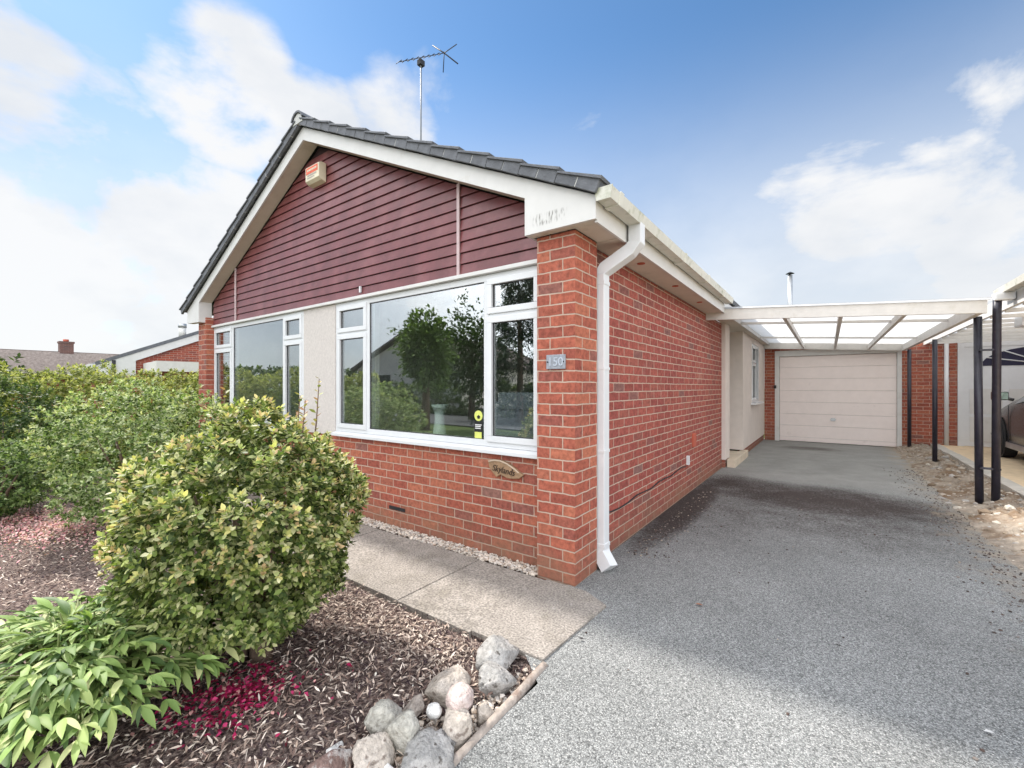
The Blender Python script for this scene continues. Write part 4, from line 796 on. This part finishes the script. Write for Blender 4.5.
# ================================================================== PLANTING
def shrub(name, label, cat, c, rad, height, n_twig, leaf_l, cols, tips, seed, wts=None, zmin=.03, inner=.45, per=9, mat_='leaf', stem_r=.02, amp=.2, tipfrac=.35, box=None, group=None, gapf=6.5):
    """leaf rosettes at the ends of many twigs spread through a lumpy volume, bare stems inside"""
    root = empty(name, (c[0],c[1],-.05), label, cat, group)
    d = unit(rng.normal(size=(n_twig,3))); lu = lump(d, seed, amp)
    rr = inner+(1-inner)*rng.random(n_twig)**.42
    shell = rr > .86
    hz = height/2
    if box is None: P = d*lu[:,None]*rr[:,None]*np.array([rad[0],rad[1],hz*1.03])
    else:
        u_ = rng.uniform(-1,1,(n_twig,3)); ax = rng.integers(0,3,n_twig); sg = np.where(rng.random(n_twig) < .5,-1,1); face = rng.random(n_twig) < .75
        u_[np.arange(n_twig)[face], ax[face]] = sg[face]*(1-.12*rng.random(face.sum())); shell = face
        d = unit(u_**5+rng.normal(0,.15,(n_twig,3))); P = u_*np.array([rad[0],rad[1],hz])
        wob = np.array([noise.fractal(Vector(q)*1.3+Vector((seed,0,0)),1,2,4) for q in P]); P = P*(1+.11*wob[:,None]); P[:,2] += .22*wob
    P = P+np.array([c[0],c[1],zmin+hz]); gapn = np.array([noise.noise(Vector(q)*gapf+Vector((seed,3,1))) for q in P]); ok = (P[:,2] > zmin) & ((gapn > .0) | (rr < .6) | (box is not None)); P, d, shell, rr = P[ok], d[ok], shell[ok], rr[ok]; n = len(P)
    up = np.array([0,0,1.0]); ax0 = unit(d+up*.55+rng.normal(0,.28,(n,3)))
    k = per; a0 = np.repeat(ax0,k,0); base = np.repeat(P,k,0); j = np.tile(np.arange(k),n)
    t1 = unit(np.cross(a0, np.array([.3,.2,.9])+rng.normal(0,.01,(n*k,3)))); t2 = np.cross(a0,t1); ang = j*2.4+np.repeat(rng.random(n)*6.28,k); spread = .38+.85*(1-j/k)
    ax = unit(a0*np.cos(spread)[:,None]+(t1*np.cos(ang)[:,None]+t2*np.sin(ang)[:,None])*np.sin(spread)[:,None]+rng.normal(0,.12,(n*k,3)))
    pos = base+a0*((j/k-.5)*leaf_l*1.1)[:,None]; nr = unit(a0*.8+up*.5+rng.normal(0,.3,(n*k,3)))
    ll = leaf_l*rng.uniform(.6,1.2,n*k)*(1-.25*j/k); c_ = pick(cols, n*k, wts)
    istip = np.repeat(shell & (rng.random(n) < tipfrac) & (d[:,2] > -.2), k) & (j >= k*.45)
    c_[istip] = pick(tips, istip.sum(), None, .18)
    V, q, T = leaves(pos, ax, nr, ll, ll*.56, c_)
    raw_mesh('foliage', V, q, T, M[mat_], root)
    sm = MB(); ns = 7
    for s_ in range(ns):
        a = 6.28*s_/ns+seed; e = Vector((c[0]+math.cos(a)*rad[0]*.45, c[1]+math.sin(a)*rad[1]*.45, zmin+height*.62)); b_ = Vector((c[0]+math.cos(a)*.04, c[1]+math.sin(a)*.04, -.08))
        md = (b_+e)/2+Vector((0,0,.06)); sm.tube([b_,md,e], [stem_r,stem_r*.7,stem_r*.25], 7)
    sm.build('stem', M['twig'], root); return root
GREEN = [(.12,.17,.038),(.19,.25,.065),(.29,.335,.105),(.05,.08,.022),(.40,.43,.19)]
EUON_TIP = [(.54,.50,.20),(.58,.47,.22),(.50,.36,.20),(.48,.48,.16),(.60,.57,.36)]
fb = shrub('rounded_bush', 'large rounded glossy bush with yellow and bronze tips on the bark bed before the house', 'bush', (-1.03,-1.57), (.58,.52), 1.10, 9500, .036,
           GREEN+[(.50,.49,.26),(.09,.12,.04)], EUON_TIP, 3, zmin=.09, mat_='gloss_leaf', amp=.15, per=9, tipfrac=.5, inner=.5, gapf=8.5)
# a few taller shoots and the short trunk
tr = MB().tube([(-.92,-1.545,-.08),(-.93,-1.55,.12),(-1.0,-1.57,.35)], [.055,.042,.03], 10).build('trunk', M['bark'], fb)
P_, A_ = [], []
for sx_, sy_, hh in ((-.86,-1.28,1.36),(-.98,-1.32,1.27),(-.78,-1.40,1.25),(-1.2,-1.6,1.30),(-.70,-1.45,1.18)):
    b_ = Vector((sx_-.04,sy_-.02,.9)); e = Vector((sx_,sy_,hh)); MB().tube([b_,(b_+e)/2+Vector((.01,0,0)),e], [.005,.004,.002], 5).build('shoot', M['twig'], fb)
    for q in range(16):
        f = .25+.75*q/15; P_.append(b_+(e-b_)*f); a = q*2.4; A_.append((math.cos(a)*.8,math.sin(a)*.8,.65))
P_ = np.array([tuple(p) for p in P_]); A_ = np.array(A_); n = len(P_)
V, q, T = leaves(P_, A_, np.tile([0,0,1.0],(n,1))+rng.normal(0,.2,(n,3)), rng.uniform(.025,.045,n), rng.uniform(.014,.022,n), pick([(.36,.30,.12),(.22,.24,.08),(.36,.2,.11)], n))
raw_mesh('shoot_leaves', V, q, T, M['gloss_leaf'], fb)
SILV = [(.12,.18,.05),(.22,.30,.10),(.35,.41,.19),(.06,.10,.03),(.48,.52,.32)]
shrub('silvery_shrub', 'broad pale variegated shrub behind the rounded bush at the front of the house', 'shrub', (-4.15,-1.22), (.90,.74), 1.36, 6800, .038, SILV, [(.44,.45,.19),(.50,.51,.32),(.40,.42,.15)], 9, zmin=.0, amp=.16, tipfrac=.4)
shrub('low_shrub', 'low dark green shrub at the left edge beside the pink petals', 'shrub', (-5.45,-2.12), (.58,.5), .80, 1900, .04, [(.10,.16,.05),(.17,.24,.08),(.26,.32,.14),(.05,.085,.03)], [(.28,.32,.14),(.2,.26,.1)], 14, zmin=-.02, amp=.15)
shrub('dark_shrub', 'tall dark green shrub between the hedge and the low shrub', 'shrub', (-7.0,-1.9), (.85,.75), 1.42, 2600, .05, [(.05,.085,.03),(.075,.115,.035),(.10,.14,.05),(.035,.065,.02)], [(.2,.25,.1),(.15,.2,.07)], 21, zmin=-.02, amp=.2, tipfrac=.3)
shrub('boundary_hedge', 'yellow green hedge running back towards the neighbouring bungalow', 'hedge', (-8.6,-.3), (.75,3.9), 1.54, 13500, .058, [(.20,.23,.06),(.31,.33,.10),(.42,.42,.16),(.11,.14,.04)], [(.50,.47,.14),(.42,.43,.13),(.46,.45,.22)], 33, zmin=-.05, box=True, tipfrac=.5)

# peony: arching stems carrying groups of long leaflets
pe = empty('peony_plant', (-1.0,-2.2,-.05), 'leafy green peony with long drooping leaflets in the near corner of the bed', 'plant')
P_, A_, Nn, Ln, Wd = [], [], [], [], []; stems = MB()
for s_ in range(300):
    a = random.uniform(0, 6.28); reach = .56*math.sqrt(random.random()); hgt = (.36-.20*(reach/.62)**1.5)*random.uniform(.75,1.12)
    b_ = Vector((-1.18+.14*math.cos(a)*random.random(), -2.14+.12*math.sin(a)*random.random(), -.06)); e = Vector((-1.18+reach*math.cos(a)*1.05, -2.14+reach*math.sin(a)*.9, hgt))
    md = b_*.45+e*.55+Vector((0,0,.10)); stems.tube([b_,md,e], [.006,.005,.003], 6)
    out = (e-md).normalized(); out = Vector((out.x+math.cos(a)*.4,out.y+math.sin(a)*.4,out.z*.4+.1)).normalized(); sd = out.cross(Vector((0,0,1))).normalized()
    for br_, (wd, ln_) in enumerate(((0,1),( .85,.85),(-.85,.85),(.4,.5),(-.4,.5))):
        bd = (out+sd*wd).normalized(); bp_ = e-out*.10*(br_>0)+bd*(.03 if br_ < 3 else .01)
        for k2, sp_ in enumerate((0,.6,-.6)):
            ld = (bd+bd.cross(Vector((0,0,1)))*sp_+Vector((0,0,random.uniform(-.35,.25)))).normalized()
            P_.append(tuple(bp_)); A_.append(tuple(ld)); Nn.append((random.gauss(0,.25),random.gauss(0,.25),1)); L_ = random.uniform(.07,.125)*ln_*(1 if k2==0 else .85); Ln.append(L_); Wd.append(L_*random.uniform(.20,.29))
stems.build('stem', mat('green_stem', (.14,.17,.05), .6), pe)
n = len(P_); V, q, T = fine_leaves(np.array(P_), np.array(A_), unit(np.array(Nn)), np.array(Ln), np.array(Wd), pick([(.14,.215,.06),(.20,.29,.085),(.28,.37,.12),(.38,.46,.17),(.09,.15,.05),(.50,.52,.25)], n, [3,4,4,2,3,1], .14), fold=.3, curl=.35)
raw_mesh('leaflets', V, q, T, M['gloss_leaf'], pe, smooth=True)

# bark mulch, gravel, petals and grit (nobody could count them)
def soil_z(x, y): return -.030+.02*noise.noise(Vector((x*1.3,y*1.3,0)))+.02*noise.noise(Vector((x*4,y*4,2)))
def chips(name, pts, ln, wd, cols, wts, label, cat, material, tilt=.35, zoff=.006, zf=soil_z, jit=.2, curl=.1, zr_=.02):
    n = len(pts); a = rng.uniform(0,6.28,n); ax = np.stack([np.cos(a),np.sin(a),rng.normal(0,tilt,n)],1); nr = np.stack([rng.normal(0,tilt,n),rng.normal(0,tilt,n),np.ones(n)],1)
    z = np.array([zf(x,y) for x,y in pts])+zoff+rng.random(n)*zr_
    V, q, T = leaves(np.stack([pts[:,0],pts[:,1],z],1), ax, nr, ln, wd, pick(cols, n, wts, jit), fold=.12, curl=curl)
    o = raw_mesh(name, V, q, T, material); return tag(o, label, cat, kind='stuff')
def bed_points(n, x0, x1, y0, y1, falloff=True):
    out = []
    while len(out) < n:
        x = random.uniform(x0,x1); y = random.uniform(y0,y1)
        if falloff and random.random() > min(1, (2.1/max(.5, math.hypot(x-CAM[0], y-CAM[1])))**1.3): continue
        if x > .18 and y < -.9: continue
        out.append((x,y))
    return np.array(out)
CH = [(.11,.072,.062),(.17,.115,.095),(.37,.275,.22),(.58,.47,.39),(.72,.62,.53),(.045,.03,.034)]
pts = bed_points(40000, -6.8,.25,-3.6,-.84); n = len(pts)
chips('bark_mulch', pts, rng.uniform(.012,.05,n), rng.uniform(.003,.010,n), CH, [3,3.5,3,3,2,3], 'brown and grey bark chips covering the planting bed', 'bark mulch', M['chip'], zr_=.035, tilt=.5)
pts = np.stack([rng.uniform(-2.2,-.1,2600), -1.02+rng.normal(0,.12,2600)],1); pts = pts[(pts[:,1] < -.83)&(pts[:,1] > -1.4)]; n = len(pts)
chips('pale_chips', pts, rng.uniform(.012,.04,n), rng.uniform(.004,.011,n), [(.42,.34,.28),(.52,.44,.37),(.30,.23,.19),(.2,.14,.12)], [3,2,2,1], 'paler dry bark chips along the edge of the path', 'bark mulch', M['chip'], zoff=.02, zr_=.02)
def petal_pts(cx, cy, sx_, sy_, n, rot=0):
    a = rng.normal(0,1,(n,2))*np.array([sx_,sy_]); c, s = math.cos(rot), math.sin(rot); return np.stack([cx+a[:,0]*c-a[:,1]*s, cy+a[:,0]*s+a[:,1]*c],1)
pts = np.concatenate([petal_pts(-.70,-1.73,.11,.06,420,.5), petal_pts(-.66,-1.86,.13,.06,170,.4), petal_pts(-.82,-1.62,.08,.03,70,.5), petal_pts(-.62,-1.5,.2,.15,14)]); n = len(pts)
chips('crimson_petals', pts, rng.uniform(.014,.030,n), rng.uniform(.009,.018,n), [(.36,.02,.085),(.26,.012,.06),(.46,.05,.14),(.62,.32,.30),(.18,.02,.04)], [4,3,2,2.2,2.5], 'fallen crimson petals on the bark under the rounded bush', 'petals', M['petal'], zoff=.03, zr_=.02, curl=.3)
pts = petal_pts(-4.75,-1.86,.55,.20,3600,.2); n = len(pts)
chips('faded_petals', pts, rng.uniform(.014,.035,n), rng.uniform(.009,.018,n), [(.62,.33,.34),(.70,.46,.45),(.50,.20,.24),(.6,.48,.42)], [3,3,2,2], 'faded pink petals on the bed beside the low shrub', 'petals', M['petal'], zoff=.025, zr_=.03, curl=.3)
def pebbles(name, pts, rad, cols, wts, label, cat, zf):
    ico = bmesh.new(); bmesh.ops.create_icosphere(ico, subdivisions=1, radius=1); bv = np.array([v.co[:] for v in ico.verts]); bf = [[v.index for v in f.verts] for f in ico.faces]; ico.free(); bf = np.array([f+[f[2]] for f in bf])[:, :3]
    n = len(pts); k = len(bv); sc = rad[:,None]*np.stack([rng.uniform(.7,1.35,n),rng.uniform(.7,1.35,n),rng.uniform(.45,.85,n)],1); a = rng.uniform(0,6.28,n); ca, sa = np.cos(a)[:,None], np.sin(a)[:,None]
    W_ = bv[None]*sc[:,None,:]*(1+rng.normal(0,.13,(n,k,1))); X_ = W_[:,:,0]*ca-W_[:,:,1]*sa; Y_ = W_[:,:,0]*sa+W_[:,:,1]*ca
    z = np.array([zf(x,y) for x,y in pts]); V = np.stack([X_+pts[:,0][:,None], Y_+pts[:,1][:,None], W_[:,:,2]+z[:,None]],2).reshape(-1,3)
    F_ = (bf[None]+np.arange(n)[:,None,None]*k).reshape(-1,3); T = np.repeat(pick(cols,n,wts,.14),k,0)
    me = bpy.data.meshes.new(name); me.from_pydata(V.tolist(), [], F_.tolist()); ca_ = me.color_attributes.new('tint','FLOAT_COLOR','POINT'); ca_.data.foreach_set('color', np.concatenate([T,np.ones((len(T),1))],1).astype(np.float32).ravel())
    me.materials.append(M['pebble']); return tag(obj(name, me), label, cat, kind='stuff')
PB = [(.46,.40,.34),(.55,.50,.45),(.36,.28,.22),(.60,.52,.44),(.26,.23,.21)]
n = 1500; pts = np.stack([rng.uniform(-6.1,-.30,n), rng.uniform(-.035,.098,n)],1); near = pts[:,0] > -3; pts = np.concatenate([pts, np.stack([rng.uniform(-3,-.30,1700), rng.uniform(-.03,.098,1700)],1)])
pebbles('gravel', pts, rng.uniform(.006,.015,len(pts)), PB, [3,3,2,2,1], 'pale pea gravel strip between the path and the front wall', 'gravel', lambda x,y: .004+.012*random.random())
n = 1300; pts = np.stack([rng.uniform(-.10,.27,n), rng.uniform(-1.9,-.83,n)],1); pts = pts[(pts[:,0] > .27-.30*np.clip((-pts[:,1]-.75)*1.3,.3,1))]; n = len(pts)
pebbles('edging_gravel', pts, rng.uniform(.005,.014,n), PB, [3,2,3,2,1], 'small tan gravel between the rocks and the log edging', 'gravel', lambda x,y: -.03+.015*random.random())
def vz(x, y): t_ = min(1,(x-2.42)/.66*1.6); return -.012+.10*t_+(.055*t_+.016)*noise.fractal(Vector((x*5,y*5,3)),1,2,5)
pts = np.stack([2.42+.64*rng.random(2200)**.8, 1+8.9*rng.random(2200)],1)
pebbles('rubble', pts, rng.uniform(.005,.024,2200)*np.where(rng.random(2200)<.06,2.2,1), [(.38,.33,.27),(.45,.41,.35),(.30,.24,.175),(.20,.15,.105),(.35,.33,.305)], [3,2,3,2,2], 'broken pale rubble along the verge under the black posts', 'rubble', lambda x,y: vz(x,y)-.008)
pts = np.concatenate([np.stack([2.05+.42*rng.random(700)**.5, .8+6*rng.random(700)],1), np.stack([.05+rng.gamma(1.3,.10,320), .75+2.6*rng.random(320)],1), np.stack([rng.uniform(.3,2.4,70), rng.uniform(-1.6,4,70)],1)])
pebbles('drive_grit', pts, rng.uniform(.003,.009,len(pts)), [(.30,.25,.20),(.10,.07,.06),(.06,.045,.04),(.2,.17,.15)], [1,3,3,2], 'loose grit and crumbs of moss on the tarmac drive', 'grit', lambda x,y: .003)

# ---- rocks beside the log edging: each its own thing (x, y, width, depth, height, material, roughness, label)
def rock(x, y, w, dp_, h, m_, amp, seed, label, rz=0):
    bm = bmesh.new(); bmesh.ops.create_icosphere(bm, subdivisions=4, radius=1)
    rnd = random.Random(seed*17); cuts = []
    for q in range(16 if amp > .2 else 6 if amp > .12 else 0):
        cuts.append((Vector((rnd.gauss(0,1),rnd.gauss(0,1),rnd.gauss(.2,.8))).normalized(), rnd.uniform(.42,.82)))
    for v in bm.verts:
        n = v.co.normalized(); s_ = Vector((seed*3.1,seed*1.3,seed*.7)); f = 1+amp*noise.fractal(n*1.25+s_,1,2,3)*.9+amp*.6*noise.fractal(n*4.5+s_,1,2,4)
        if amp > .25: f -= amp*.3*max(0, noise.cell(n*3.1+s_)-.5)
        for cn, cdist in cuts:
            ex = n.dot(cn)*f-cdist
            if ex > 0: f -= ex*.97/max(.35, n.dot(cn))
        v.co = Matrix.Rotation(rz,3,'Z') @ Vector((n.x*f*w/2, n.y*f*dp_/2, n.z*f*h/2))
    me = bpy.data.meshes.new('rock'); bm.to_mesh(me); bm.free()
    for p_ in me.polygons: p_.use_smooth = True
    me.materials.append(M[m_]); o = obj('rock', me, None, (x,y,h*.24-.030)); return tag(o, label, 'rock', 'rocks edging the bed')
def gp(px, py, z=.0):   # ground point under a pixel of the photograph's own viewpoint, used once to survey the rocks
    s, c = math.sin(R(YAW)), math.cos(R(YAW)); u = (px-512)/FPX; v = (387-py)/FPX; d_ = (-s+u*c, c+u*s, v); t_ = (z-CAM[2])/v; return CAM[0]+t_*d_[0], CAM[1]+t_*d_[1], t_
for i, (px, py, w, h, m_, amp, label, *lift) in enumerate([
    (497,656,47,30,'rock_grey',.34,'rough pale grey rock at the top of the pile next to the path'),
    (493,680,40,34,'rock_grey',.40,'lumpy pitted grey rock just below the topmost one'),
    (450,684,54,36,'rock_tan',.26,'large tan speckled boulder in the middle of the pile'),
    (460,698,31,23,'rock_pink',.08,'smooth pinkish oval stone resting against the tan boulder',.075),
    (415,702,25,23,'rock_dark',.22,'small brown grey angular stone left of the tan boulder'),
    (434,711,16,14,'rock_white',.08,'small bright white pebble in the middle of the pile',.05),
    (455,728,42,38,'rock_tan',.36,'rough brown pitted rock below the pinkish oval stone'),
    (483,709,24,26,'rock_tan',.30,'narrow tan stone standing next to the log edging'),
    (383,721,34,30,'rock_green',.16,'rounded olive grey stone at the left of the pile'),
    (406,736,38,42,'rock_green',.14,'smooth tall greenish stone leaning in the lower pile'),
    (429,729,17,14,'rock_dark',.12,'little brown pebble beside the tall greenish stone'),
    (373,752,36,34,'rock_tan',.18,'squarish tan stone below the rounded olive one'),
    (424,757,58,38,'rock_grey',.38,'white and grey jagged rock at the bottom of the picture'),
    (391,764,17,14,'rock_white',.15,'tiny pale stone between the two lowest rocks'),
    (336,745,20,17,'rock_white',.25,'small off white stone at the left end of the pile'),
    (326,762,56,28,'rock_mixed',.30,'red brown rock with white patches at the bottom left of the pile')]):
    zc = lift[0] if lift else .02; x, y, dd = gp(px, py, zc); k = dd/FPX; gs = 1.24 if amp > .1 else .98; ro = rock(x, y, w*k*gs, w*k*gs*.9, max(h*k*gs*1.04, .03), m_, amp, i+1, label, i*.7)
    if lift: ro.location.z = zc
# log edging
lg = MB(); pth = []; rr = []
for i in range(40):
    t_ = i/39; y = -.80-2.3*t_; x = .262+.075*t_+.008*noise.noise(Vector((y*3,0,0))); pth.append((x,y,-.008+.008*noise.noise(Vector((y*4,4,0))))); rr.append(.021+.005*noise.noise(Vector((y*7,9,0))))
tag(lg.tube(pth, rr, 12).build('log_edging', M['log'], loc=(.29,-1.6,-.03)), 'round weathered log edging the bed alongside the tarmac drive', 'log edging')
tag(MB().box(3.02,3.22,4.05,4.22,.135,.20).build('loose_brick', M['terracotta'], loc=(3.12,4.13,.135), bevel=.008), 'broken red brick lying on the kerb beside the rubble', 'brick')
for (px, py, l, c, lab) in ((699,605,.045,(.28,.14,.09),'curled brown dead leaf alone on the tarmac in front of the downpipe'),(839,646,.03,(.05,.045,.04),'dark leaf scrap in the middle of the open drive'),(581,639,.03,(.03,.025,.025),'black leaf lying on the corner paving slab'),(990,733,.035,(.55,.54,.52),'pale leaf scrap in the near right of the drive')):
    x, y, dd = gp(px, py, .012); V, q, T = leaves(np.array([[x-l/2,y,.012]]), np.array([[1,.4,.25]]), np.array([[0,.1,1.]]), np.array([l]), np.array([l*.55]), np.array([c]), .3, .3)
    tag(raw_mesh('fallen_leaf', V, q, T, M['chip'], None, (x,y,.012)), lab, 'leaf')

# ================================================================== ACROSS THE ROAD (what the windows reflect)
def tree(name, label, x, y, h, r, z0, cols, n, ll, seed, conical=False):
    root = empty(name, (x,y,-.1), label, 'tree')
    MB().tube([(x,y,-.2),(x+.05,y,h*.35),(x-.03,y+.04,h*.8)], [.16,.11,.03], 9).build('trunk', M['bark'], root)
    if conical:
        t_ = rng.random(n)**.75; a = rng.uniform(0,6.28,n); lay = .75+.25*np.cos(t_*34); rad = r*(1.02-t_)*lay*rng.uniform(.55,1.05,n); P = np.stack([x+np.cos(a)*rad,y+np.sin(a)*rad,z0+(h-z0)*t_-rad*.22],1); d_ = unit(np.stack([np.cos(a),np.sin(a),-.25+0*a],1))
    else:
        d_ = unit(rng.normal(size=(n,3))); lu = lump(d_, seed, .55, 2.2); P = d_*lu[:,None]*(rng.random(n)**.4)[:,None]*np.array([r,r,(h-z0)/2])+np.array([x,y,(h+z0)/2])
    k = 5; pos = np.repeat(P,k,0)+rng.normal(0,.09,(n*k,3)); ax = unit(np.repeat(d_,k,0)+rng.normal(0,.7,(n*k,3))); nr = unit(rng.normal(0,.5,(n*k,3))+np.array([0,0,1]))
    l = ll*rng.uniform(.6,1.2,n*k); V, q, T = leaves(pos, ax, nr, l, l*(.2 if conical else .55), pick(cols, n*k)); raw_mesh('crown', V, q, T, M['leaf'], root)
tree('broadleaf_tree', 'leafy green tree across the road reflected in the large pane', -9.7,-7.4,3.7,.8,1.35, [(.13,.19,.05),(.19,.26,.08),(.08,.12,.04)], 1300,.16, 5)
tree('conifer_tree', 'tall dark conifer reflected in the casement beside the brick pier', -8.6,-11.4,7.4,2.3,.3, [(.025,.05,.03),(.04,.07,.04),(.02,.035,.03)], 2400,.22, 6, True)
tree('broadleaf_tree', 'rounded garden tree beside the conifer reflected in the glass', -11.2,-11.5,4.6,1.8,.8, [(.07,.11,.03),(.05,.08,.02)], 1300,.17, 8)
OH = empty('opposite_house', (-22,-17,0), 'pale rendered gabled house across the road reflected in the window', 'house')
MB().prism_y([(-26,0),(-16,0),(-16,2.6),(-21,4.6),(-26,2.6)], -26,-16).build('wall', M['farwhite'], OH)
MB().prism_y([(-26.4,2.5),(-21,4.7),(-15.6,2.5),(-15.6,2.65),(-21,4.9),(-26.4,2.65)], -26.3,-15.7).build('roof', M['fartile'], OH)
for x in (-24,-19): MB().box(x,x+1.6,-15.98,-15.95,1,2.1).build('window', M['carglass'], OH)
shrub('far_hedge', 'dark trees and hedge across the road reflected in the left hand window', 'hedge', (-31,-9), (2,9), 2.6, 2600, .3, [(.05,.08,.02),(.08,.12,.03),(.04,.06,.02)], [(.12,.16,.04)], 41, zmin=-.1, box=True, tipfrac=.3, per=7)
shrub('roadside_hedge', 'clipped green hedge in front of the opposite house reflected in the glass', 'hedge', (-14,-13.5), (5,.6), 1.5, 2600, .14, [(.08,.12,.03),(.12,.16,.05),(.05,.08,.02)], [(.2,.24,.07)], 43, zmin=-.1, box=True, tipfrac=.3, per=7)
